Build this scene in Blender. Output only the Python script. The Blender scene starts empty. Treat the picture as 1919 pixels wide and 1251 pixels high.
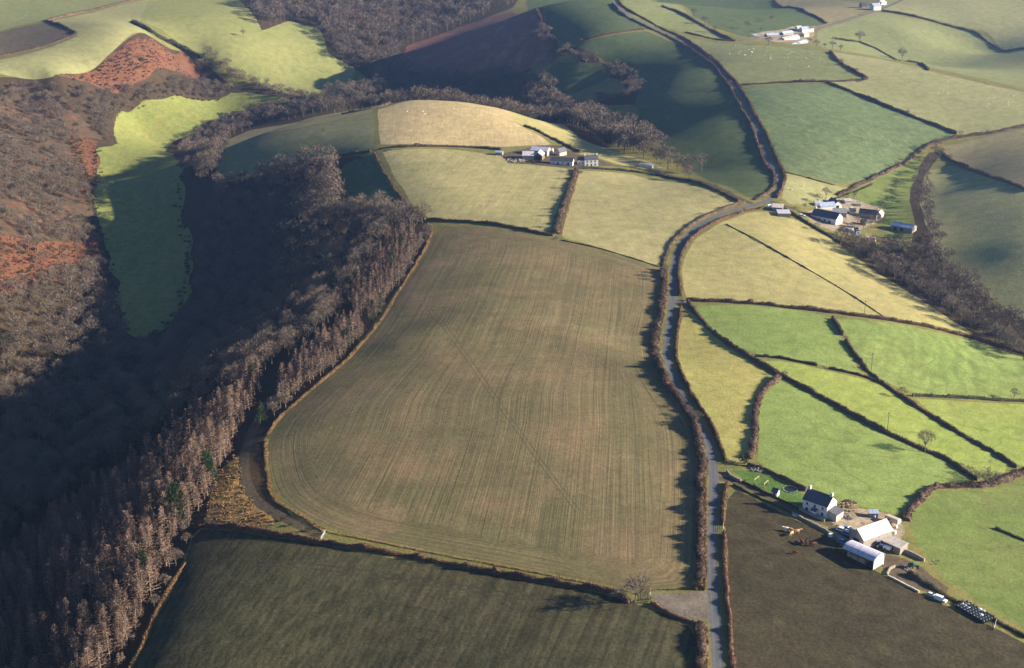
import bpy, bmesh, math, random
import numpy as np
from mathutils import Vector, Matrix
from mathutils.geometry import delaunay_2d_cdt

# ------------------------------------------------------------------ camera, sky, sun, exposure
scene = bpy.context.scene
COL = scene.collection
PITCH = math.radians(20.5)
CAMZ = 228.0
FPX = 2636.0
cam_d = bpy.data.cameras.new('camera')
cam_d.sensor_fit = 'HORIZONTAL'; cam_d.sensor_width = 36.0
cam_d.lens = 36.0 * FPX / 1919.0
cam_d.clip_start = 1.0; cam_d.clip_end = 20000.0
cam = bpy.data.objects.new('camera', cam_d); COL.objects.link(cam)
cam.location = (0, 0, CAMZ); cam.rotation_euler = (math.pi/2 - PITCH, 0, 0)
scene.camera = cam

SUN_EL = math.radians(18.0)
SUN_AZ = math.radians(91.0)          # compass style, 90 = from +X
world = bpy.data.worlds.new('World'); scene.world = world; world.use_nodes = True
nt = world.node_tree; nt.nodes.clear()
sky = nt.nodes.new('ShaderNodeTexSky'); sky.sky_type = 'NISHITA'; sky.sun_disc = False
sky.sun_elevation = SUN_EL; sky.sun_rotation = SUN_AZ; sky.air_density = 0.7; sky.dust_density = 0.1; sky.ozone_density = 3.0
bg = nt.nodes.new('ShaderNodeBackground'); bg.inputs[1].default_value = 0.05
wo = nt.nodes.new('ShaderNodeOutputWorld')
nt.links.new(sky.outputs[0], bg.inputs[0]); nt.links.new(bg.outputs[0], wo.inputs[0])
sun_d = bpy.data.lights.new('sun', 'SUN'); sun_d.energy = 5.0; sun_d.angle = math.radians(0.5)
sun_d.color = (1.0, 0.86, 0.66)
sun = bpy.data.objects.new('sun', sun_d); COL.objects.link(sun)
sdir = Vector((math.sin(SUN_AZ)*math.cos(SUN_EL), math.cos(SUN_AZ)*math.cos(SUN_EL), math.sin(SUN_EL)))
sun.rotation_euler = sdir.to_track_quat('Z', 'Y').to_euler()
vs = scene.view_settings
vs.view_transform = 'Standard'; vs.look = 'None'; vs.gamma = 1.0; vs.use_curve_mapping = False
vs.exposure = 1.92

# ------------------------------------------------------------------ terrain heights
CA, SA = math.cos(PITCH), math.sin(PITCH)
def ray(px, py):
    cx = (np.asarray(px, float) - 959.5) / FPX; cy = (625.5 - np.asarray(py, float)) / FPX
    return cx, CA + cy*SA, -SA + cy*CA
def at_z(px, py, z):
    dx, dy, dz = ray(px, py); t = (z - CAMZ) / dz
    return dx*t, dy*t, z
def to_px(x, y, z):
    z = np.asarray(z) - CAMZ
    d = y*CA - z*SA; u = y*SA + z*CA
    return 959.5 + FPX*x/d, 625.5 - FPX*u/d, d
CP = """1340 1251 -1;1335 1000 -1;1335 880 -1.2;1245 655 -1.5;1262 500 -.5;1300 425 2;1400 385 3;900 1251 -4;600 1251 -9;250 1251 -16
370 1000 -10;500 900 -9;505 820 -9;640 685 -8;745 545 -6;815 425 -2;900 900 -1.5;900 650 .3;1000 500 2;1100 800 .6;940 425 1.8
900 340 3;1200 400 2.5;1040 400 2.5;1040 295 2;1100 305 1;760 275 6;850 275 5.5;850 190 13;770 187 13;940 205 8;705 205 10;850 230 10
700 285 4;690 340 -3.5;640 385 -11;780 395 0;560 260 -1;640 240 5.5;430 290 -16;560 300 -10;600 330 -13;520 400 -33;450 500 -50;600 500 -27;700 460 -11
560 620 -22;440 700 -27;300 800 -42;150 1000 -46;0 1200 -46;0 1000 -66;440 880 -9;330 1000 -13;280 610 -68;250 450 -64;200 330 -58
300 290 -56;260 235 -54;400 195 -50;340 300 -54;100 760 -72;0 900 -75;480 190 -48;600 195 -45;700 175 -42;950 180 -34;1100 225 -22
1200 260 -14;1300 320 -4;0 529 -38;0 432 -33;0 336 -26;0 270 -23;0 217 -19;100 400 -45;100 300 -41;150 500 -58;130 250 -38;80 180 -15
0 150 0;100 145 0;250 160 -20;290 75 10;375 150 -35;400 110 -15;500 100 -15;560 150 -38;640 120 -32;560 60 -5;400 30 15;200 30 18
0 30 20;0 100 8;150 100 8;500 0 12;700 30 0;650 90 -20;690 130 -38;800 60 -15;930 10 5;1000 30 30;1060 100 13;900 60 5;850 100 -12
850 155 -33;1000 120 -5;1170 130 5;1130 60 28;1150 0 33;1240 55 28;1330 110 22;1400 200 18;1460 340 8;1000 150 -18;1130 160 -9
1200 110 13;1250 200 6;1280 280 3;1350 250 11.5;1250 150 13;1372 145 20;1480 154 22;1560 97 26;1480 100 26;1480 65 20;1380 20 8;1550 45 22
1650 18 25;1650 90 6;1750 135 22;1919 172 16;1760 122 -4;1850 100 -8;1700 60 14;1850 50 12;1919 90 5;1919 30 18;1750 10 24
1450 220 17;1600 250 12;1520 330 4;1640 330 0;1740 265 6;1850 200 14;1919 235 10;1700 200 15;1560 395 -4;1620 440 -7;1700 420 -8
1715 370 -8;1640 460 -10;1720 510 -14;1850 610 -19;1919 650 -21;1727 319 -3;1760 285 2;1800 370 0;1919 560 -11;1919 460 1;1919 380 6
1850 450 -3;1850 330 3;1919 300 9;1450 450 1;1600 550 -6;1750 600 -13;1450 620 -1.5;1700 640 -8;1880 700 -16;1350 700 0;1500 760 -2
1700 820 -7;1880 820 -12;1890 890 -11;1540 940 -2.5;1640 1000 -4.5;1800 980 -8;1919 1050 -10;1780 1120 -6.5;1919 1190 -8;1500 1200 -3
1919 1251 -7;960 1400 -2;1919 1400 -6;0 1400 -45"""
WP = [(-700,600,20),(-700,1200,40),(-700,1800,40),(-300,2000,25),(0,2100,40),(500,2100,40),(800,1500,30),(800,900,20),(600,500,0),(500,200,0),
      (0,150,-3),(-350,200,-45),(-450,400,-25),(-600,900,20),(-420,700,-15)]
_c = [tuple(map(float, s.split())) for l in CP.split('\n') for s in l.split(';') if s.strip()]
CPW = np.array([[float(v) for v in at_z(*c)] for c in _c] + [list(w) for w in WP])
SC = 200.0
def _phi(r2): return np.where(r2 > 1e-12, r2*np.log(np.maximum(r2, 1e-12)), 0.0)
def _fit(P, lam):
    X = P[:, :2]/SC; n = len(X)
    K = _phi(((X[:, None]-X[None])**2).sum(-1)) + lam*np.eye(n)
    Q = np.hstack([np.ones((n, 1)), X])
    A = np.block([[K, Q], [Q.T, np.zeros((3, 3))]])
    s = np.linalg.solve(A, np.concatenate([P[:, 2], np.zeros(3)]))
    return X, s[:n], s[n:]
_X, _w, _a = _fit(CPW, 0.004)
def _tps(x, y):
    q = np.stack([x, y], -1)/SC
    out = np.empty(len(q))
    for i in range(0, len(q), 20000):
        b = q[i:i+20000]
        out[i:i+20000] = _phi(((b[:, None]-_X[None])**2).sum(-1)) @ _w + _a[0] + b @ _a[1:]
    return out
GX0, GX1, GY0, GY1, GS = -720., 840., 130., 2130., 5.0
_gx = np.arange(GX0, GX1+.1, GS); _gy = np.arange(GY0, GY1+.1, GS)
_mx, _my = np.meshgrid(_gx, _gy)
GRID = np.clip(_tps(_mx.ravel(), _my.ravel()), -90, 60).reshape(_mx.shape)
# worn earthwork bank and small undulations of the pasture
def _bump(gx, gy):
    return (0.36*np.sin(gx/23+1.3*np.sin(gy/61))*np.sin(gy/37+gx/90) + 0.16*np.sin(gx/11+gy/29)*np.cos(gy/17))
GRID = GRID + _bump(_mx, _my)
def _bank(pts, w, h):
    global GRID
    d2 = np.full(GRID.shape, 1e9)
    for (ax, ay), (bx, by) in zip(pts[:-1], pts[1:]):
        vx, vy = bx-ax, by-ay; L = vx*vx+vy*vy
        t = np.clip(((_mx-ax)*vx+(_my-ay)*vy)/L, 0, 1)
        d2 = np.minimum(d2, (_mx-ax-t*vx)**2+(_my-ay-t*vy)**2)
    GRID = GRID + h*np.exp(-d2/(2*w*w))
def Hxy(x, y):
    x = np.asarray(x, float); y = np.asarray(y, float)
    fx = np.clip((x-GX0)/GS, 0, len(_gx)-1.001); fy = np.clip((y-GY0)/GS, 0, len(_gy)-1.001)
    i = fx.astype(int); j = fy.astype(int); a = fx-i; b = fy-j
    return (GRID[j, i]*(1-a)*(1-b)+GRID[j, i+1]*a*(1-b)+GRID[j+1, i]*(1-a)*b+GRID[j+1, i+1]*a*b)
def unproject(P):
    """where the view through a photo pixel meets the ground"""
    P = np.asarray(P, float).reshape(-1, 2)
    dx, dy, dz = ray(P[:, 0], P[:, 1])
    ts = np.geomspace(260., 2600., 700)
    X = dx[:, None]*ts; Y = dy[:, None]*ts; Z = CAMZ+dz[:, None]*ts
    below = Z < Hxy(X, Y)
    k = np.where(below.any(1), below.argmax(1), len(ts)-1); k = np.maximum(k, 1)
    lo = ts[k-1]; hi = ts[k]
    for _ in range(24):
        m = (lo+hi)/2
        b = CAMZ+dz*m < Hxy(dx*m, dy*m)
        hi = np.where(b, m, hi); lo = np.where(b, lo, m)
    return np.stack([dx*hi, dy*hi, CAMZ+dz*hi], -1)
def W(*pts):
    return unproject(pts)[:, :2]
_bank([tuple(p) for p in W((760,640),(830,610),(920,598),(1020,612),(1120,650),(1220,700))], 9.5, 1.6)
_bank([tuple(p) for p in W((1080,200),(1180,190),(1260,250))], 18.0, 2.0)
def G(x, y): return float(Hxy(x, y))
def P1(px, py):
    v = unproject([(px, py)])[0]; return Vector((float(v[0]), float(v[1]), float(v[2])))

# ------------------------------------------------------------------ object helpers
def mesh_obj(name, V, F, mats, parent=None, smooth=False, midx=None):
    me = bpy.data.meshes.new(name); me.from_pydata([tuple(v) for v in V], [], F)
    for m in (mats if isinstance(mats, (list, tuple)) else [mats]): me.materials.append(m)
    if midx is not None: me.polygons.foreach_set('material_index', midx)
    if smooth: me.polygons.foreach_set('use_smooth', [True]*len(me.polygons))
    me.update()
    o = bpy.data.objects.new(name, me); COL.objects.link(o)
    if parent: o.parent = parent
    return o
def np_mesh(name, V, F, mat):
    """V (n,3), F (m,3 or 4) arrays"""
    me = bpy.data.meshes.new(name); n = len(V); m, k = F.shape
    me.vertices.add(n); me.vertices.foreach_set('co', np.asarray(V, np.float32).ravel())
    me.loops.add(m*k); me.loops.foreach_set('vertex_index', np.asarray(F, np.int32).ravel())
    me.polygons.add(m); me.polygons.foreach_set('loop_start', np.arange(0, m*k, k, dtype=np.int32))
    me.update(calc_edges=True); me.validate()
    for q in (mat if isinstance(mat, (list, tuple)) else [mat]): me.materials.append(q)
    return me
def link(name, me, parent=None):
    o = bpy.data.objects.new(name, me); COL.objects.link(o)
    if parent: o.parent = parent
    return o
def tag(o, label=None, cat=None, group=None, kind=None):
    if label: o['label'] = label
    if cat: o['category'] = cat
    if group: o['group'] = group
    if kind: o['kind'] = kind
    return o
def thing(name, label, cat, loc=(0, 0, 0), rz=0.0, group=None):
    o = bpy.data.objects.new(name, None); COL.objects.link(o)
    o.empty_display_size = 0.5
    o.location = loc; o.rotation_euler = (0, 0, rz)
    return tag(o, label, cat, group)
class MB:
    def __init__(s): s.V = []; s.F = []
    def quad(s, *p):
        n = len(s.V); s.V += [tuple(q) for q in p]; s.F.append(tuple(range(n, n+len(p)))); return s
    def box(s, x0, x1, y0, y1, z0, z1):
        n = len(s.V)
        s.V += [(x0,y0,z0),(x1,y0,z0),(x1,y1,z0),(x0,y1,z0),(x0,y0,z1),(x1,y0,z1),(x1,y1,z1),(x0,y1,z1)]
        s.F += [(n+3,n+2,n+1,n),(n+4,n+5,n+6,n+7),(n,n+1,n+5,n+4),(n+1,n+2,n+6,n+5),(n+2,n+3,n+7,n+6),(n+3,n,n+4,n+7)]
        return s
    def hexa(s, b, t):
        n = len(s.V); s.V += [tuple(q) for q in b]+[tuple(q) for q in t]; k = len(b)
        s.F.append(tuple(range(n+k-1, n-1, -1))); s.F.append(tuple(range(n+k, n+2*k)))
        for i in range(k): j = (i+1) % k; s.F.append((n+i, n+j, n+k+j, n+k+i))
        return s
    def tube(s, p, q, r0, r1, k=6):
        p = Vector(p); q = Vector(q); d = (q-p).normalized()
        a = d.orthogonal().normalized(); b = d.cross(a)
        ring = lambda c, r: [c+(a*math.cos(2*math.pi*i/k)+b*math.sin(2*math.pi*i/k))*r for i in range(k)]
        return s.hexa(ring(p, r0), ring(q, r1))
    def build(s, name, mat, parent=None, smooth=False): return mesh_obj(name, s.V, s.F, mat, parent, smooth)
    def mesh(s, name, mat, smooth=False):
        me = bpy.data.meshes.new(name); me.from_pydata(s.V, [], s.F); me.materials.append(mat)
        if smooth: me.polygons.foreach_set('use_smooth', [True]*len(me.polygons))
        me.update(); return me

# ------------------------------------------------------------------ materials
def new_mat(name, rough=0.9, spec=0.15):
    m = bpy.data.materials.new(name); m.use_nodes = True
    b = m.node_tree.nodes['Principled BSDF']
    b.inputs['Roughness'].default_value = rough
    b.inputs['Specular IOR Level'].default_value = spec
    return m, m.node_tree, b
def N(t, typ, **kw):
    n = t.nodes.new(typ)
    for k, v in kw.items():
        if k.startswith('i_'):
            key = k[2:]; n.inputs[int(key) if key.isdigit() else key].default_value = v
        else: setattr(n, k, v)
    return n
def rgba(c): return (c[0], c[1], c[2], 1.0)
def noise(t, vec, scale, detail=3.0, rough=0.55):
    n = N(t, 'ShaderNodeTexNoise', i_Scale=scale, i_Detail=detail, i_Roughness=rough)
    t.links.new(vec, n.inputs['Vector']); return n.outputs[0]
def mapr(t, val, a, b, c, d):
    n = N(t, 'ShaderNodeMapRange', i_1=a, i_2=b, i_3=c, i_4=d); t.links.new(val, n.inputs[0]); return n.outputs[0]
def mixc(t, fac, A, B, blend='MIX'):
    n = N(t, 'ShaderNodeMix', data_type='RGBA', blend_type=blend)
    for s, v in ((0, fac), (6, A), (7, B)):
        if isinstance(v, (float, int)): n.inputs[s].default_value = v
        elif isinstance(v, tuple): n.inputs[s].default_value = rgba(v)
        else: t.links.new(v, n.inputs[s])
    return n.outputs[2]
def math_(t, op, a, b=None):
    n = N(t, 'ShaderNodeMath', operation=op)
    for s, v in ((0, a), (1, b)):
        if v is None: continue
        if isinstance(v, (float, int)): n.inputs[s].default_value = v
        else: t.links.new(v, n.inputs[s])
    return n.outputs[0]
def scalev(t, col, f):
    n = N(t, 'ShaderNodeVectorMath', operation='SCALE'); t.links.new(col, n.inputs[0])
    if isinstance(f, float): n.inputs[3].default_value = f
    else: t.links.new(f, n.inputs[3])
    return n.outputs[0]
def coords(t): return N(t, 'ShaderNodeTexCoord').outputs['Object']
def rotmap(t, vec, ang, sx, sy):
    n = N(t, 'ShaderNodeMapping', vector_type='TEXTURE'); t.links.new(vec, n.inputs[0])
    n.inputs['Rotation'].default_value = (0, 0, ang)
    n.inputs['Scale'].default_value = (1/sx, 1/sy, 1.0); return n.outputs[0]
def bump(t, b, h, strength, dist):
    n = N(t, 'ShaderNodeBump', i_Strength=strength, i_Distance=dist)
    t.links.new(h, n.inputs['Height']); t.links.new(n.outputs[0], b.inputs['Normal'])
def mat_field(name, c1, c2, c3=None, rows=None, patch=0.022, third=0.45, grain=0.27, tuft=0.7):
    """pasture: two mottled colours, a third in patches, optional drill rows (angle, per metre, strength)"""
    m, t, b = new_mat(name, 1.0, 0.05); v = coords(t)
    col = mixc(t, mapr(t, noise(t, v, patch, 5, .6), .35, .65, 0, 1), c1, c2)
    if c3: col = mixc(t, mapr(t, noise(t, v, patch*3.1, 6, .65), .52, .72, 0, third), col, c3)
    wn = noise(t, v, .055, 6, .7); col = mixc(t, mapr(t, wn, .56, .70, 0, .45), col, (c1[0]*.62, c1[1]*.66, c1[2]*.8))
    f = mapr(t, noise(t, v, 0.9, 5, .7), .3, .7, 1-grain, 1+grain)
    f = math_(t, 'MULTIPLY', f, mapr(t, noise(t, v, .16, 3, .6), .3, .7, 1-grain*.6, 1+grain*.6))
    lane_n = noise(t, v, .011, 3, .5)
    f = math_(t, 'MULTIPLY', f, mapr(t, math_(t, 'ABSOLUTE', math_(t, 'SUBTRACT', lane_n, .5)), .0, .0035, .80, 1.0))
    if rows:
        ang, per, st = rows
        rv = rotmap(t, v, ang, per, .012)
        f = math_(t, 'MULTIPLY', f, mapr(t, noise(t, rv, 1.0, 2, .5), .35, .65, 1-st, 1+st))
    col = scalev(t, col, f); t.links.new(col, b.inputs['Base Color'])
    bump(t, b, noise(t, v, .8, 5, .75), tuft, .35)
    return m
def mat_plain(name, c, var=.15, scale=3.0, rough=.8, spec=.2, metal=0.0, rnd=0.0):
    m, t, b = new_mat(name, rough, spec); v = coords(t)
    f = mapr(t, noise(t, v, scale, 4, .6), .3, .7, 1-var, 1+var)
    if rnd:
        oi = N(t, 'ShaderNodeObjectInfo').outputs['Random']
        f = math_(t, 'MULTIPLY', f, mapr(t, oi, 0, 1, 1-rnd, 1+rnd))
    base = N(t, 'ShaderNodeRGB'); base.outputs[0].default_value = rgba(c)
    t.links.new(scalev(t, base.outputs[0], f), b.inputs['Base Color'])
    b.inputs['Metallic'].default_value = metal
    return m
def mat_sheet(name, c, rough=.6):
    """corrugated sheeting: sheet joints, streaky weathering and rust"""
    m, t, b = new_mat(name, rough, .3); v = coords(t)
    mp = N(t, 'ShaderNodeMapping'); mp.inputs['Scale'].default_value = (1.1, .25, .6); t.links.new(v, mp.inputs[0])
    f = mapr(t, noise(t, mp.outputs[0], 1.0, 5, .7), .3, .7, .72, 1.2)
    sx = N(t, 'ShaderNodeSeparateXYZ'); t.links.new(v, sx.inputs[0])
    fr = math_(t, 'FRACT', math_(t, 'MULTIPLY', sx.outputs[0], .8))
    f = math_(t, 'MULTIPLY', f, mapr(t, math_(t, 'LESS_THAN', fr, .12), 0, 1, 1, .78))
    base = mixc(t, mapr(t, noise(t, v, .7, 5, .7), .56, .72, 0, .6), c, (c[0]*.62, c[1]*.48, c[2]*.38))
    t.links.new(scalev(t, base, f), b.inputs['Base Color']); return m
def mat_twig(name, c1, c2, c3, scale=.35, rnd=.22):
    """winter twigs: colours vary from clump to clump and tree to tree"""
    m, t, b = new_mat(name, 1.0, 0.05)
    geo = N(t, 'ShaderNodeNewGeometry').outputs['Position']
    oi = N(t, 'ShaderNodeObjectInfo').outputs['Random']
    col = mixc(t, mapr(t, noise(t, geo, scale*.25, 3, .6), .38, .62, 0, 1), c1, c2)
    col = mixc(t, mapr(t, noise(t, geo, scale*3, 3, .6), .45, .7, 0, .8), col, c3)
    col = mixc(t, mapr(t, oi, 0, 1, 0, .5), col, c2)
    f = math_(t, 'MULTIPLY', mapr(t, oi, 0, 1, 1-rnd, 1+rnd), mapr(t, noise(t, geo, 1.7, 2, .5), .3, .7, .7, 1.3))
    t.links.new(scalev(t, col, f), b.inputs['Base Color'])
    return m
# ------------------------------------------------------------------ ground: fields, roads, tracks
def pp(s): return [tuple(map(float, q.split(','))) for q in s.split()]
def chaikin(P, n=1, closed=False):
    P = np.asarray(P, float)
    for _ in range(n):
        Q = np.roll(P, -1, 0) if closed else P[1:]
        A = P if closed else P[:-1]
        R = np.empty((2*len(A), 2)); R[0::2] = .75*A+.25*Q; R[1::2] = .25*A+.75*Q
        P = R if closed else np.vstack([P[:1], R, P[-1:]])
    return P
def resample(P, step, closed=False):
    P = np.asarray(P, float)
    if closed: P = np.vstack([P, P[:1]])
    s = np.concatenate([[0], np.cumsum(np.hypot(*np.diff(P, axis=0).T))])
    n = max(2, int(round(s[-1]/step))+1); q = np.linspace(0, s[-1], n)
    R = np.stack([np.interp(q, s, P[:, 0]), np.interp(q, s, P[:, 1])], -1)
    return R[:-1] if closed else R
def normals2(P):
    d = np.gradient(P, axis=0); d /= np.maximum(np.hypot(d[:, 0], d[:, 1]), 1e-9)[:, None]
    return np.stack([-d[:, 1], d[:, 0]], -1), d
def ribbon_poly(P, hw):
    n, _ = normals2(P); hw = np.asarray(hw, float).reshape(-1, 1)
    return np.vstack([P+n*hw, (P-n*hw)[::-1]])
def inside(poly, X, Y):
    r = np.zeros(len(X), bool); n = len(poly); j = n-1
    for i in range(n):
        xi, yi = poly[i]; xj, yj = poly[j]
        c = ((yi > Y) != (yj > Y)) & (X < (xj-xi)*(Y-yi)/((yj-yi) if yj != yi else 1e-9)+xi)
        r ^= c; j = i
    return r

Mf = {}
def fm(key, *a, **k): Mf[key] = mat_field(key, *a, **k)
GRN = (.085,.15,.022); GRN2 = (.12,.185,.03); YEL = (.20,.21,.055)
fm('verge', (.17,.155,.05), (.12,.13,.045), (.24,.16,.07), patch=.05, third=.7)
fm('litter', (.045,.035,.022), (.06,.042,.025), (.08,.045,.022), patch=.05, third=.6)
fm('bracken', (.15,.065,.036), (.12,.06,.037), (.075,.052,.03), patch=.04, third=.7, grain=.35, tuft=1)
fm('bracken_dark', (.17,.08,.06), (.15,.085,.065), (.27,.19,.14), patch=.018, third=.7, grain=.3, tuft=1)
fm('stubble', (.36,.285,.15), (.33,.265,.14), (.40,.32,.17), rows=(.05,.6,.09), third=.4)
fm('pale_pasture', (.30,.265,.125), (.27,.25,.11), (.33,.28,.14), rows=(-.18,.5,.08))
fm('pale_pasture_b', (.30,.265,.125), (.275,.255,.115), (.33,.285,.145), rows=(.12,.5,.05))
fm('bright_pasture', (.195,.245,.058), (.225,.26,.068), (.25,.26,.08), rows=(-.8,.25,.06), third=.5)
fm('lush_pasture', (.155,.21,.058), (.175,.225,.066), (.20,.225,.075), third=.4)
fm('ridged_pasture', (.15,.205,.057), (.178,.222,.065), (.20,.225,.073), rows=(-.52,.13,.14), third=.4)
fm('yellow_pasture', (.29,.26,.085), (.26,.25,.08), (.34,.265,.13), third=.6, patch=.03)
fm('olive_pasture', (.275,.255,.10), (.30,.265,.115), (.35,.265,.15), third=.45, patch=.03)
fm('valley_pasture', (.145,.175,.05), (.17,.18,.056), (.21,.175,.07), rows=(.1,.3,.07), third=.6)
fm('hill_pasture', (.165,.185,.075), (.185,.195,.085), (.21,.20,.09), patch=.012)
fm('hill_pasture_b', (.245,.238,.11), (.22,.225,.10), (.27,.245,.12), patch=.012)
fm('worn_pasture', (.115,.155,.042), (.135,.165,.05), (.16,.15,.065), patch=.03, third=.6)
fm('upper_pasture', (.185,.205,.07), (.205,.21,.08), (.245,.215,.095), patch=.015)
fm('drilled_field', (0.1103, 0.1522, 0.0683), (0.126, 0.1628, 0.0735), (0.1575, 0.1733, 0.0788), rows=(.42,.35,.12))
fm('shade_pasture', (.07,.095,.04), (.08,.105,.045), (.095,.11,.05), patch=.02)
fm('brown_field', (.12,.095,.065), (.10,.085,.055), (.14,.11,.07))
fm('tan_field', (.215,.185,.10), (.19,.17,.085), (.235,.195,.105))
fm('mud_field', (.046,.038,.023), (.05,.043,.025), (.056,.056,.027), patch=.045, third=.85, grain=.4)
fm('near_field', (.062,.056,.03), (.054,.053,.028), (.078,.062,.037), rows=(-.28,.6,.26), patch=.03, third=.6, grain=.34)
fm('lawn', (.07,.13,.03), (.08,.14,.033), (.09,.14,.035))
fm('yard', (.30,.25,.18), (.22,.18,.13), (.14,.11,.075), patch=.15, third=.9, grain=.35)
fm('mud_track', (.105,.082,.056), (.08,.063,.042), (.095,.085,.045), patch=.16, third=.9, grain=.4)
fm('wheel', (.06,.05,.032), (.05,.042,.028), (.09,.075,.045), patch=.1)
fm('wheel_faint', (.085,.075,.044), (.075,.066,.04), (.11,.09,.055), patch=.1)
fm('scrub_floor', (.085,.06,.038), (.07,.052,.035), (.15,.065,.036), patch=.03, third=.9, grain=.4)
fm('spur_pasture', (.165,.165,.085), (.15,.155,.075), (.19,.17,.10), patch=.02)
fm('gravel', (.16,.135,.11), (.125,.105,.085), (.10,.09,.06), patch=.1, third=.6)
fm('rough_dead_grass', (.34,.215,.075), (.27,.165,.07), (.24,.09,.04), patch=.12, third=.8, grain=.45, tuft=1)
# lane tarmac with paler wheel tracks and muddy edges comes from the lane coordinates
def mat_road():
    m, t, b = new_mat('tarmac', .85, .25); v = coords(t)
    uv = N(t, 'ShaderNodeUVMap', uv_map='lane').outputs[0]
    sx = N(t, 'ShaderNodeSeparateXYZ'); t.links.new(uv, sx.inputs[0]); a = math_(t, 'ABSOLUTE', sx.outputs[0])
    col = mixc(t, mapr(t, noise(t, v, .25, 4, .6), .35, .65, 0, 1), (.074,.08,.094), (.092,.097,.108))
    wh = mapr(t, math_(t, 'ABSOLUTE', math_(t, 'SUBTRACT', a, .5)), .0, .25, 1, 0)
    col = mixc(t, math_(t, 'MULTIPLY', wh, .5), col, (.135,.132,.135))
    edge = math_(t, 'ADD', a, mapr(t, noise(t, v, .5, 3, .6), .3, .7, -.2, .2))
    col = mixc(t, mapr(t, edge, .8, 1.0, 0, .9), col, (.14,.12,.07))
    t.links.new(scalev(t, col, mapr(t, noise(t, v, 2.5, 4, .7), .3, .7, .85, 1.15)), b.inputs['Base Color'])
    return m
Mf['road'] = mat_road()
def mat_arable():
    """young crop in drill rows that follow the sides of the field, with a headland turned along the edge"""
    m, t, b = new_mat('arable', 1.0, 0.05); v = coords(t)
    uv = N(t, 'ShaderNodeUVMap', uv_map='lane').outputs[0]
    uv2 = N(t, 'ShaderNodeUVMap', uv_map='edge').outputs[0]
    def rowset(vec, a, bb, det=2):
        mp = N(t, 'ShaderNodeMapping'); mp.inputs['Scale'].default_value = (a, bb, 0); t.links.new(vec, mp.inputs[0])
        return noise(t, mp.outputs[0], 1.0, det, .6)
    se = N(t, 'ShaderNodeSeparateXYZ'); t.links.new(uv2, se.inputs[0])
    head = mapr(t, math_(t, 'ADD', se.outputs[0], mapr(t, noise(t, v, .05, 2, .5), .3, .7, -3, 3)), 13, 17, 1, 0)
    def both(a, bb, det=2):
        n = N(t, 'ShaderNodeMix', data_type='FLOAT')
        t.links.new(head, n.inputs[0]); t.links.new(rowset(uv, a, bb, det), n.inputs[2]); t.links.new(rowset(uv2, a, bb, det), n.inputs[3]); return n.outputs[0]
    r1 = both(.85, .004); r2 = both(.14, .003, 3); r3 = both(2.0, .012)
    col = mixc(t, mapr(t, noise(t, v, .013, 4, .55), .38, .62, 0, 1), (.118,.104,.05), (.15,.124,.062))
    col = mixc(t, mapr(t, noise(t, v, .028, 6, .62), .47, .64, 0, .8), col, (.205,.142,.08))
    sp = N(t, 'ShaderNodeSeparateXYZ'); t.links.new(uv, sp.inputs[0])
    col = mixc(t, mapr(t, r2, .45, .62, 0, .35), col, (.10,.096,.045))
    col = mixc(t, mapr(t, r1, .50, .66, 0, .45), col, (.19,.148,.076))
    col = mixc(t, mapr(t, r1, .46, .33, 0, .45), col, (.082,.07,.04))
    col = mixc(t, mapr(t, r2, .60, .70, 0, .28), col, (.20,.142,.078))
    f = math_(t, 'MULTIPLY', mapr(t, r3, .33, .67, .82, 1.18), mapr(t, noise(t, v, .75, 6, .78), .3, .7, .66, 1.34))
    # tractor lines crossing the rows
    f = math_(t, 'MULTIPLY', f, mapr(t, noise(t, v, .11, 5, .7), .3, .7, .84, 1.16))
    col = scalev(t, col, f)
    t.links.new(col, b.inputs['Base Color'])
    hb = math_(t, 'ADD', math_(t, 'MULTIPLY', r3, .5), math_(t, 'MULTIPLY', noise(t, v, .9, 5, .7), .5))
    bump(t, b, hb, .55, .4)
    return m
Mf['arable'] = mat_arable()

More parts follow.
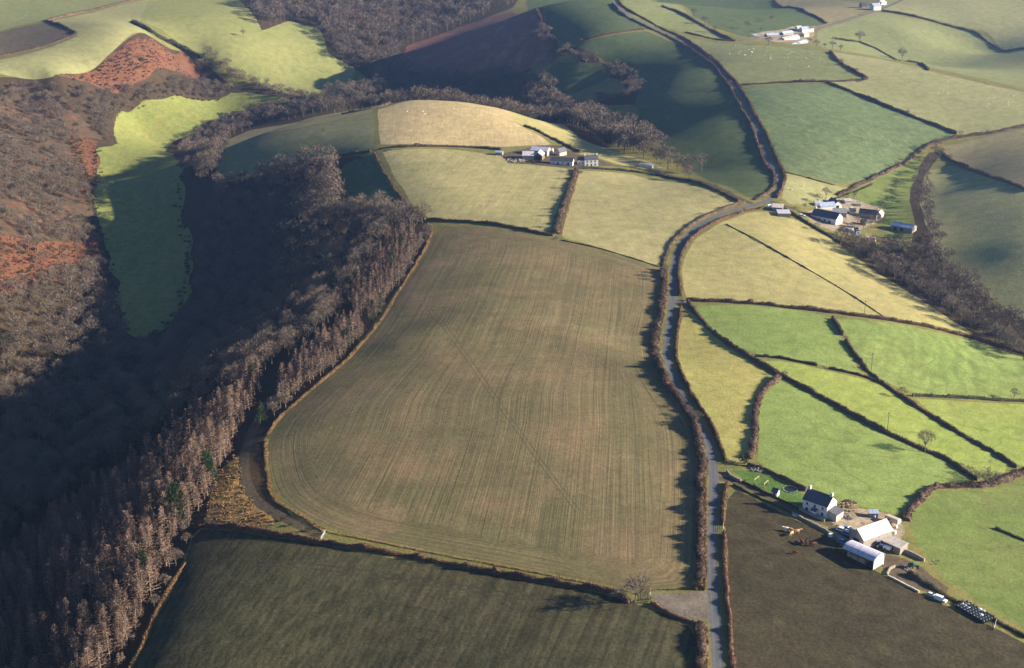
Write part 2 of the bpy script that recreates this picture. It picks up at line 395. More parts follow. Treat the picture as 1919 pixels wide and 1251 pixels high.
ROAD = pp('1350,1330 1345,1251 1340,1150 1333,1050 1334,1000 1337,940 1338,890 1331,830 1303,785 1278,742 1254,692 1247,655 1254,612 1261,564 1261,521 1262,494 1272,464 1298,428 1350,400 1414,383 1441,376 1458,357 1463,339 1455,320 1438,290 1421,248 1401,201 1381,161 1354,131 1320,101 1280,76 1228,52 1185,33 1158,14 1152,0 1160,-12')
ROADW = chaikin(W(*ROAD), 2); ROADW = resample(ROADW, 5.0)
LANES = [  # name, px line, half width, material key
 ('farm_track', pp('1338,894 1362,896 1385,905 1430,926 1480,950 1520,968 1560,985'), 1.7, 'mud_track'),
 ('farm_track', pp('1560,985 1600,1008 1650,1040 1700,1062'), 2.2, 'mud_track'),
 ('farm_track', pp('1414,383 1385,372 1330,347 1280,331 1200,314 1140,309'), 1.6, 'mud_track'),
 ('farm_track', pp('1441,376 1470,385 1510,400 1560,420 1600,425'), 1.6, 'mud_track'),
 ('forest_track', pp('600,1003 560,985 515,962 480,940 462,910 455,880 460,840 480,790 510,740'), 2.2, 'mud_track'),
 ('wheel_track', pp('800,578 822,604 850,640 900,712 950,785 1010,868 1080,960'), .16, 'wheel_faint'),
 ('wheel_track', pp('807,576 829,602 858,638 908,710 958,783 1018,866 1088,958'), .16, 'wheel_faint'),
 ('wheel_track', pp('1216,1122 1150,1132 1060,1128 950,1110 800,1085 640,1062 480,1050'), .5, 'wheel'),
 ('wheel_track', pp('1216,1126 1150,1138 1060,1136 950,1119 800,1094 640,1071 480,1058'), .4, 'wheel'),
 ('wheel_track', pp('1364,996 1400,1003 1440,1014 1480,1030'), .9, 'wheel'),
 ('wheel_track', pp('1680,1105 1640,1085 1590,1058 1560,1040'), .7, 'wheel'),
 ('far_lane', pp('1380,76 1430,72 1480,66 1530,54 1560,45 1600,33 1645,20 1680,5 1700,-8'), 2.4, 'gravel'),
 ('far_lane', pp('1240,8 1300,35 1345,60 1378,76'), 1.8, 'gravel'),
]
POLY = [  # object name, material, px polygon (first match wins)
 ('gateway_apron','gravel','1215,1112 1310,1110 1334,1105 1337,1165 1310,1168 1293,1164 1245,1142 1220,1127'),
 ('gateway_apron','gravel','1336,880 1350,876 1366,886 1368,900 1350,908 1340,908'),
 ('gateway_apron','gravel','1245,560 1285,558 1292,566 1284,572 1246,570'),
 ('farmyard','yard','1552,975 1572,955 1590,948 1625,955 1655,962 1690,975 1700,990 1690,1010 1660,1005 1640,1035 1600,1030 1575,1012'),
 ('farmyard','yard','1510,398 1545,372 1590,368 1650,388 1660,410 1625,425 1600,440 1570,436 1530,420'),
 ('farmyard','mud_track','940,290 990,275 1050,272 1080,290 1130,300 1150,310 1090,316 1020,312 950,305'),
 ('farmyard','yard','1405,62 1440,58 1490,48 1525,48 1530,62 1500,80 1450,78'),
 ('farmyard','mud_track','1640,1035 1690,1040 1730,1060 1765,1090 1790,1110 1770,1122 1720,1100 1665,1078 1660,1060'),
 ('lawn','lawn','1370,880 1415,882 1450,893 1484,910 1512,924 1505,948 1490,946 1450,926 1395,900'),
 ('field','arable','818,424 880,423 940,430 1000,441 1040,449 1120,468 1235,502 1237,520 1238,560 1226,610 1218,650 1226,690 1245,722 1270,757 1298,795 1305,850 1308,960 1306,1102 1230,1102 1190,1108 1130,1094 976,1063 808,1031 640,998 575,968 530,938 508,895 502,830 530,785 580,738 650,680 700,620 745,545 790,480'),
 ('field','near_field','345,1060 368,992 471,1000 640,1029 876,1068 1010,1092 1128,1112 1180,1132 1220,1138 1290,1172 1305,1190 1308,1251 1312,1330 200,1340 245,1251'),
 ('field','mud_field','1378,918 1480,968 1560,1003 1580,1030 1650,1075 1700,1100 1780,1140 1860,1175 1919,1205 1990,1235 1990,1340 1390,1340 1378,1251 1366,1100 1360,1000 1364,935'),
 ('field','pale_pasture','718,284 850,279 930,290 1000,302 1072,318 1060,350 1045,390 1030,436 1000,430 930,415 860,412 805,410 775,385 745,340'),
 ('field','pale_pasture_b','1087,320 1180,325 1280,343 1330,358 1380,382 1330,398 1285,420 1255,450 1240,485 1235,498 1120,462 1048,444 1060,400 1075,360'),
 ('field','stubble','708,205 770,188 850,189 940,203 960,225 985,240 1010,252 1035,272 1000,272 940,275 800,271 712,272'),
 ('field','olive_pasture','940,203 1000,215 1070,245 1100,265 1150,285 1260,318 1170,312 1130,298 1085,288 1040,262 985,238 960,225'),
 ('field','tan_field','424,262 470,243 560,229 640,212 700,204 700,209 640,222 560,240 480,256 430,270'),
 ('field','spur_pasture','424,272 480,258 560,242 640,224 701,210 701,276 640,290 560,300 480,325 410,345'),
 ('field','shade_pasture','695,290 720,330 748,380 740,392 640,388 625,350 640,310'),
 ('field','valley_pasture','225,205 330,180 430,170 520,180 560,188 500,200 440,207 390,228 335,260 310,272 220,272 212,235'),
 ('field','valley_pasture','183,277 310,275 335,300 345,350 340,420 363,454 356,537 336,588 302,621 269,638 235,618 222,581 218,531 205,480 195,440 178,400 186,330'),
 ('field','hill_pasture_b','0,112 70,95 148,66 135,55 92,40 210,12 280,-2 262,40 275,60 290,72 200,107 100,143 0,138 -60,150 -60,120'),
 ('field','hill_pasture','-80,-20 255,-20 258,0 205,10 88,36 0,57 -80,70'),
 ('field','brown_field','-60,70 0,60 86,41 130,58 140,64 65,88 0,102 -60,112'),
 ('field','upper_pasture','280,-20 420,-20 450,5 480,35 490,58 540,38 600,55 615,100 668,128 640,175 600,192 560,178 480,150 400,110 330,75 264,40'),
 ('bracken_slope','bracken','205,105 290,75 340,95 378,125 370,150 250,162 160,152 105,145'),
 ('bracken_slope','bracken','130,250 180,265 183,300 180,380 165,370 140,330'),
 ('hillside','scrub_floor','-60,160 60,158 120,178 200,262 150,256 135,300 160,360 176,405 188,450 130,452 60,446 0,438 -60,430'),
 ('bracken_slope','bracken','0,560 0,440 70,450 130,455 180,430 195,470 120,520'),
 ('bracken_slope','bracken','640,10 720,15 750,35 700,48 640,42'),
 ('bracken_slope','bracken_dark','760,88 860,50 960,20 1005,15 1030,70 1065,108 1000,122 900,150 800,150 740,125'),
 ('rough_ground','rough_dead_grass','400,900 440,855 452,880 458,915 478,945 520,985 470,988 380,978'),
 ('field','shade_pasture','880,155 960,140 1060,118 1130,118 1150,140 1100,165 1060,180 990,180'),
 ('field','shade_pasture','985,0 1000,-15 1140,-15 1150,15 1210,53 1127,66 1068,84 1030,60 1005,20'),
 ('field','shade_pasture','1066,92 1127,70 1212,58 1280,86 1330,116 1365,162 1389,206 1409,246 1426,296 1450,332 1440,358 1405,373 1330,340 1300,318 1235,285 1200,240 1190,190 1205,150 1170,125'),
 ('field','hill_pasture','1283,70 1345,80 1440,85 1555,97 1570,118 1600,135 1622,148 1560,151 1480,152 1389,158 1366,137 1322,95'),
 ('field','drilled_field','1391,165 1480,158 1549,157 1616,184 1700,218 1790,252 1740,268 1715,285 1680,312 1640,332 1565,345 1472,320 1448,272 1416,212'),
 ('field','hill_pasture_b','1560,97 1660,112 1750,135 1850,158 1990,185 1990,225 1919,234 1868,245 1796,252 1700,212 1616,178 1556,152 1628,149 1604,133 1574,117'),
 ('field','tan_field','1762,276 1868,252 1990,228 1990,372 1919,352 1851,325 1784,298'),
 ('field','hill_pasture_b','1475,325 1565,349 1600,352 1565,368 1530,385 1480,383 1462,370 1474,342'),
 ('field','worn_pasture','1570,368 1602,352 1645,335 1690,312 1725,295 1720,330 1705,355 1705,390 1712,430 1690,450 1650,430 1660,408 1640,386 1595,366'),
 ('field','hill_pasture_b','1735,320 1790,308 1851,332 1990,375 1990,600 1919,600 1860,560 1790,510 1760,470 1735,420 1722,380'),
 ('field','olive_pasture','1290,560 1282,540 1278,510 1283,478 1306,445 1352,417 1400,399 1440,395 1500,415 1545,440 1600,480 1700,545 1790,605 1830,625 1649,594 1515,577 1381,562'),
 ('field','lush_pasture','1302,573 1381,570 1515,585 1555,592 1575,632 1600,672 1615,700 1555,687 1455,667 1414,664 1364,642 1325,606'),
 ('field','ridged_pasture','1568,597 1649,603 1784,628 1851,648 1990,685 1990,748 1919,746 1851,744 1767,740 1710,738 1655,712 1625,688 1592,645'),
 ('field','yellow_pasture','1284,582 1300,585 1330,622 1370,655 1415,683 1450,705 1425,728 1411,756 1408,800 1405,845 1385,868 1360,862 1330,790 1300,738 1275,692 1268,650 1276,605'),
 ('field','bright_pasture','1430,676 1455,675 1532,690 1616,709 1652,722 1693,750 1750,787 1800,817 1847,844 1895,877 1860,895 1835,900 1801,876 1768,853 1731,839 1649,802 1582,765 1485,710'),
 ('field','bright_pasture','1715,747 1767,749 1851,754 1990,760 1990,885 1919,876 1866,846 1800,808 1750,779'),
 ('field','lush_pasture','1466,714 1481,718 1582,774 1649,811 1716,841 1768,862 1826,902 1761,908 1730,920 1712,944 1695,968 1660,958 1600,945 1570,938 1530,915 1510,915 1482,900 1448,883 1420,872 1421,800 1424,756 1438,732'),
 ('field','worn_pasture','1990,885 1919,892 1886,907 1849,917 1761,918 1739,929 1722,948 1705,980 1712,1010 1740,1050 1790,1100 1852,1140 1919,1180 1990,1215'),
 ('field','hill_pasture_b','1670,-12 1760,-15 1990,10 1990,100 1851,60 1750,36 1652,17'),
 ('field','hill_pasture','1535,50 1640,22 1750,43 1851,67 1990,105 1990,172 1919,165 1750,128 1640,104 1545,90 1530,75'),
 ('field','tan_field','1440,-14 1520,-14 1640,10 1600,30 1552,42 1498,22'),
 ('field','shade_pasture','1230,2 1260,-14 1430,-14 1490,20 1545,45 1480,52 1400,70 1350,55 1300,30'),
 ('field','hill_pasture','1160,-10 1225,0 1290,30 1370,75 1345,74 1284,60 1215,42 1170,15'),
]
for gx_, gy_ in ((1582,634),(1543,688),(1300,573),(1640,714),(1278,590),(1040,446),(1385,382),(1372,985),(1205,1112),(1700,985),(1610,150),(1083,322),(725,282)):
    POLY.insert(9, ('worn_gateway', 'mud_track', ' '.join('%.1f,%.1f' % (gx_+(9+3*math.sin(k*2.3+gx_))*math.cos(k*.7), gy_+(4+1.5*math.cos(k*1.9+gy_))*math.sin(k*.7)) for k in range(9))))
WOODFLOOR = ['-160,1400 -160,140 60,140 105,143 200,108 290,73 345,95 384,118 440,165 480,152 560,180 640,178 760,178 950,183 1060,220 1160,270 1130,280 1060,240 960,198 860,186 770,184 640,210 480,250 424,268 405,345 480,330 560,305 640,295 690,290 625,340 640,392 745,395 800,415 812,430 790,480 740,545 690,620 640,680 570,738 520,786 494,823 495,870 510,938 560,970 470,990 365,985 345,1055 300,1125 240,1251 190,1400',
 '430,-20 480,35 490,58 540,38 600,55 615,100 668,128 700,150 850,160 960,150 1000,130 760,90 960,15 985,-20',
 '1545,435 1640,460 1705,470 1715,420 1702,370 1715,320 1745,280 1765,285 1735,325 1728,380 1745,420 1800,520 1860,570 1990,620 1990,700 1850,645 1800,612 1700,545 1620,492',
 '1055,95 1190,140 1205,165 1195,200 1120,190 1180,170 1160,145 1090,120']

STEPB = 9.0
ROUGH = ('valley_pasture', 'bracken', 'bracken_dark', 'rough_dead_grass', 'yard', 'mud_track')
ergn = np.random.default_rng(9)
def rough_edge(P, key):
    a = 1.6 if key in ROUGH else .35
    return P+ergn.normal(0, a*.18, P.shape)+a*np.column_stack([np.sin(P[:, 1]*.13+P[:, 0]*.07)+.5*np.sin(P[:, 1]*.053), np.cos(P[:, 0]*.11-P[:, 1]*.09)+.5*np.sin(P[:, 0]*.047)])
cons = []      # (closed world polygon, name, material key)
road_poly = ribbon_poly(ROADW, 1.9)
regions = [('lane', 'road', road_poly)]
for nm, ln, hw, key in LANES:
    P = resample(chaikin(W(*ln), 2), 6.0); regions.append((nm, key, ribbon_poly(P, hw)))
for nm, key, s in POLY:
    P = chaikin(W(*pp(s)), 0, True); regions.append((nm, key, rough_edge(resample(P, STEPB*.6 if key in ROUGH else STEPB, True), key) if key != 'arable' else resample(chaikin(P, 1, True), 7.0, True)))
ARABLE = [r for r in regions if r[1] == 'arable'][0][2]
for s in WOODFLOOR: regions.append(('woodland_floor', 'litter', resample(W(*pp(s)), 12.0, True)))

verts2 = []; edges2 = []
for nm, key, P in regions:
    n0 = len(verts2); k = len(P)
    verts2 += [Vector((float(a), float(b))) for a, b in P]
    edges2 += [(n0+i, n0+(i+1) % k) for i in range(k)]
rng = np.random.default_rng(5)
gp = []
y = 150.0
while y < 2120:
    s = min(28.0, max(5.0, math.hypot(y, 228)/75.0)); half = .40*math.hypot(y, 228)+60
    xs = np.arange(-half, half, s); gp += [(x+rng.uniform(-.3, .3)*s, y+rng.uniform(-.3, .3)*s) for x in xs]
    y += s
for x in np.arange(-720, 840, 40):
    for yy in np.arange(130, 2130, 40):
        if abs(x) > .40*math.hypot(yy, 228)+70: gp.append((x+rng.uniform(-8, 8), yy+rng.uniform(-8, 8)))
for r_ in (2600, 3400, 5000, 8000):
    for k in range(28):
        a = 2*math.pi*k/28; gp.append((60+r_*math.cos(a), 1100+r_*math.sin(a)))
verts2 += [Vector((float(a), float(b))) for a, b in gp]
cv, ce, cf, _, _, _ = delaunay_2d_cdt(verts2, edges2, [], 0, 0.02)
CV = np.array([(v.x, v.y) for v in cv]); CF = np.array([f for f in cf if len(f) == 3], int)
CZ = Hxy(CV[:, 0], CV[:, 1])
far = np.maximum(0, np.hypot(CV[:, 0]-60, CV[:, 1]-1100)-1500)
CZ = CZ + np.minimum(far*.02, 60)*np.sin(CV[:, 0]/700)*np.cos(CV[:, 1]/900)
cen = CV[CF].mean(1)
a_ = CV[CF[:, 1]]-CV[CF[:, 0]]; b_ = CV[CF[:, 2]]-CV[CF[:, 0]]
flip = (a_[:, 0]*b_[:, 1]-a_[:, 1]*b_[:, 0]) < 0
CF[flip] = CF[flip][:, ::-1]
owner = np.full(len(CF), -1)
for i, (nm, key, P) in enumerate(regions):
    m = (owner < 0) & (cen[:, 0] > P[:, 0].min()) & (cen[:, 0] < P[:, 0].max()) & (cen[:, 1] > P[:, 1].min()) & (cen[:, 1] < P[:, 1].max())
    idx = np.where(m)[0]
    if len(idx): owner[idx[inside(P, cen[idx, 0], cen[idx, 1])]] = i
e_ = 2.5
NZ = np.stack([-(Hxy(CV[:, 0]+e_, CV[:, 1])-Hxy(CV[:, 0]-e_, CV[:, 1]))/(2*e_), -(Hxy(CV[:, 0], CV[:, 1]+e_)-Hxy(CV[:, 0], CV[:, 1]-e_))/(2*e_), np.ones(len(CV))], -1)
NZ /= np.linalg.norm(NZ, axis=1)[:, None]
def seg_dist(P, X, closed=True):
    """distance to, and length along, a polyline"""
    A = P; B = np.roll(P, -1, 0)
    if not closed: A = P[:-1]; B = P[1:]
    best = np.full(len(X), 1e9); al = np.zeros(len(X)); s0 = 0.0
    side = np.zeros(len(X))
    for a, b in zip(A, B):
        v = b-a; L2 = max(1e-9, (v**2).sum()); L = math.sqrt(L2)
        t = np.clip(((X-a)@v)/L2, 0, 1); q = X-a-t[:, None]*v; d = np.hypot(q[:, 0], q[:, 1])
        m = d < best; best[m] = d[m]; al[m] = s0+t[m]*L
        side[m] = np.sign(v[0]*q[m, 1]-v[1]*q[m, 0])
        s0 += L
    return best, al, side
def ground_obj(name, key, fidx):
    F = CF[fidx]; u, inv = np.unique(F, return_inverse=True); F = inv.reshape(-1, 3)
    V = np.column_stack([CV[u], CZ[u]])
    me = np_mesh(name, V, F, Mf[key])
    me.polygons.foreach_set('use_smooth', [True]*len(F))
    lv = np.empty(len(me.loops), np.int32); me.loops.foreach_get('vertex_index', lv)
    if key == 'road':
        d, al, sd = seg_dist(ROADW, CV[u], False)
        L = me.uv_layers.new(name='lane'); L.data.foreach_set('uv', np.column_stack([d*sd/1.75, al])[lv].astype(np.float32).ravel())
    if key == 'arable':
        lft = W(*pp('790,480 745,545 700,620 650,680 580,738 530,785 502,830')); rgt = W(*pp('1240,500 1240,640 1272,800 1306,1102'))
        lft = lft[np.argsort(lft[:, 1])]; rgt = rgt[np.argsort(rgt[:, 1])]
        lft = np.vstack([[lft[0]-(lft[2]-lft[0])/(lft[2, 1]-lft[0, 1])*140], lft])
        yy = CV[u, 1]; xl = np.interp(yy, lft[:, 1], lft[:, 0]); xr = np.interp(yy, rgt[:, 1], rgt[:, 0])
        un = (CV[u, 0]-xl)/np.maximum(xr-xl, 5)*140
        d, al, sd = seg_dist(ARABLE, CV[u])
        L = me.uv_layers.new(name='lane'); L.data.foreach_set('uv', np.column_stack([un, yy])[lv].astype(np.float32).ravel())
        L = me.uv_layers.new(name='edge'); L.data.foreach_set('uv', np.column_stack([d, al])[lv].astype(np.float32).ravel())
    me.normals_split_custom_set_from_vertices([tuple(n) for n in NZ[u]])
    o = link(name, me); o['kind'] = 'structure'
    return o
for i, (nm, key, P) in enumerate(regions):
    idx = np.where(owner == i)[0]
    if len(idx): ground_obj(nm, key, idx)
ground_obj('ground', 'verge', np.where(owner < 0)[0])
# ------------------------------------------------------------------ hedges
MT = {}
MT['hedge'] = mat_twig('hedge_twigs', (.115,.076,.055), (.09,.063,.05), (.16,.115,.08))
MT['hedge_rust'] = mat_twig('rusty_hedge', (.135,.072,.046), (.10,.062,.045), (.18,.115,.075))
MT['hedge_dark'] = mat_twig('dark_scrub', (.055,.05,.035), (.045,.055,.03), (.09,.075,.05))
MT['dead_grass'] = mat_twig('dead_grass', (.25,.17,.08), (.17,.10,.05), (.33,.25,.12))
hrng = np.random.default_rng(11)
def smooth_noise(n, k, r):
    v = r.normal(0, 1, n+2*k); ker = np.hanning(2*k+1); ker /= np.sqrt((ker**2).sum())
    return np.convolve(v, ker, 'valid')[:n]
def hedge_mesh(P, H, Wd, dens, r, mat, name='hedge', blade=(.45,.95,.10), core=.86):
    """P world 2-D line; lumpy core plus a coat of twigs"""
    n = len(P); nn, dd = normals2(P)
    hh = H*np.clip(.95+.16*smooth_noise(n, 3, r)+.16*smooth_noise(n, 12, r)+.10*r.normal(0, 1, n)+(smooth_noise(n, 2, r) > 1.9)*.55, .35, 2.1)
    ww = Wd*np.clip(1+.16*smooth_noise(n, 3, r)+.14*smooth_noise(n, 10, r), .45, 1.7)
    wob = .12*Wd*smooth_noise(n, 4, r)
    prof = np.array([(-.5, -.12), (-.46, .45), (-.30, .86), (0, 1.0), (.30, .86), (.46, .45), (.5, -.12)])
    kp = len(prof)
    base = P+nn*wob[:, None]; z0 = Hxy(base[:, 0], base[:, 1])
    jit = r.normal(0, .05, (n, kp, 2))
    off = (prof[None, :, 0]+jit[..., 0])*ww[:, None]; zz = (prof[None, :, 1]+jit[..., 1])*hh[:, None]*core
    V = np.empty((n, kp, 3)); V[..., :2] = base[:, None]+nn[:, None]*off[..., None]; V[..., 2] = z0[:, None]+zz
    V = V.reshape(-1, 3)
    i, j = np.meshgrid(np.arange(n-1), np.arange(kp-1), indexing='ij'); a = (i*kp+j).ravel()
    F = np.concatenate([np.stack([a, a+1, a+kp+1], -1), np.stack([a, a+kp+1, a+kp], -1)])
    ends = []
    for e in (0, (n-1)*kp): ends += [(e, e+q, e+q+1) for q in range(1, kp-1)]
    F = np.concatenate([F, np.array(ends)])
    s = np.concatenate([[0], np.cumsum(np.hypot(*np.diff(P, axis=0).T))]); L = s[-1]
    m = int(L*dens)
    if m:
        q = r.uniform(0, n-1.001, m); k = q.astype(int); f = (q-k)[:, None]
        b2 = base[k]*(1-f)+base[k+1]*f; n2 = nn[k]; d2 = dd[k]; h2 = (hh[k]*(1-f[:, 0])+hh[k+1]*f[:, 0]); w2 = ww[k]
        th = r.uniform(-.08, 1.08, m)*math.pi
        ox = np.cos(th)*.47*w2; oz = np.abs(np.sin(th))**.6*h2*.84
        root = np.column_stack([b2+n2*ox[:, None], Hxy(b2[:, 0], b2[:, 1])+np.maximum(oz, .05)])
        dirv = np.column_stack([n2*(np.cos(th)*.8+r.normal(0, .35, m))[:, None]+d2*r.normal(0, .5, m)[:, None], .45+np.abs(np.sin(th))*.8+r.normal(0, .25, m)])
        dirv /= np.linalg.norm(dirv, axis=1)[:, None]
        ln = r.uniform(blade[0], blade[1], m)*(H/2.0)**.5
        side = np.cross(dirv, r.normal(0, 1, (m, 3))); side /= np.maximum(np.linalg.norm(side, axis=1), 1e-6)[:, None]
        wd = (blade[2]*r.uniform(.6, 1.5, m))[:, None]
        T = np.stack([root-side*wd-dirv*.15, root+side*wd-dirv*.15, root+dirv*ln[:, None]], 1).reshape(-1, 3)
        o = len(V); V = np.vstack([V, T]); F = np.vstack([F, o+np.arange(3*m).reshape(-1, 3)])
    o_ = P[0]; zc = G(*o_); V = V-np.array([o_[0], o_[1], zc])
    me = np_mesh(name, V, F, mat)
    return me, (o_[0], o_[1], zc)
def hedge(label, s, H=2.2, Wd=2.2, mat='hedge', dens=None, group=None, name='hedge', cat='hedge', sm=1, blade=None, core=.86):
    P = chaikin(W(*(pp(s) if isinstance(s, str) else s)), sm)
    dist = math.hypot(*P.mean(0)); step = max(1.0, dist/520.0)
    P = resample(P, step)
    if dens is None: dens = float(np.clip(62*(480/dist)**1.3, 7, 70))*Wd/2.2
    fat = float(np.clip(dist/600, .8, 2.4))
    me, loc = hedge_mesh(P, H, Wd, dens, hrng, MT[mat], name, blade or (.45*fat**.5, .95*fat**.5, .085*fat), core)
    o = link(name, me); o.location = loc
    return tag(o, label, cat, group)
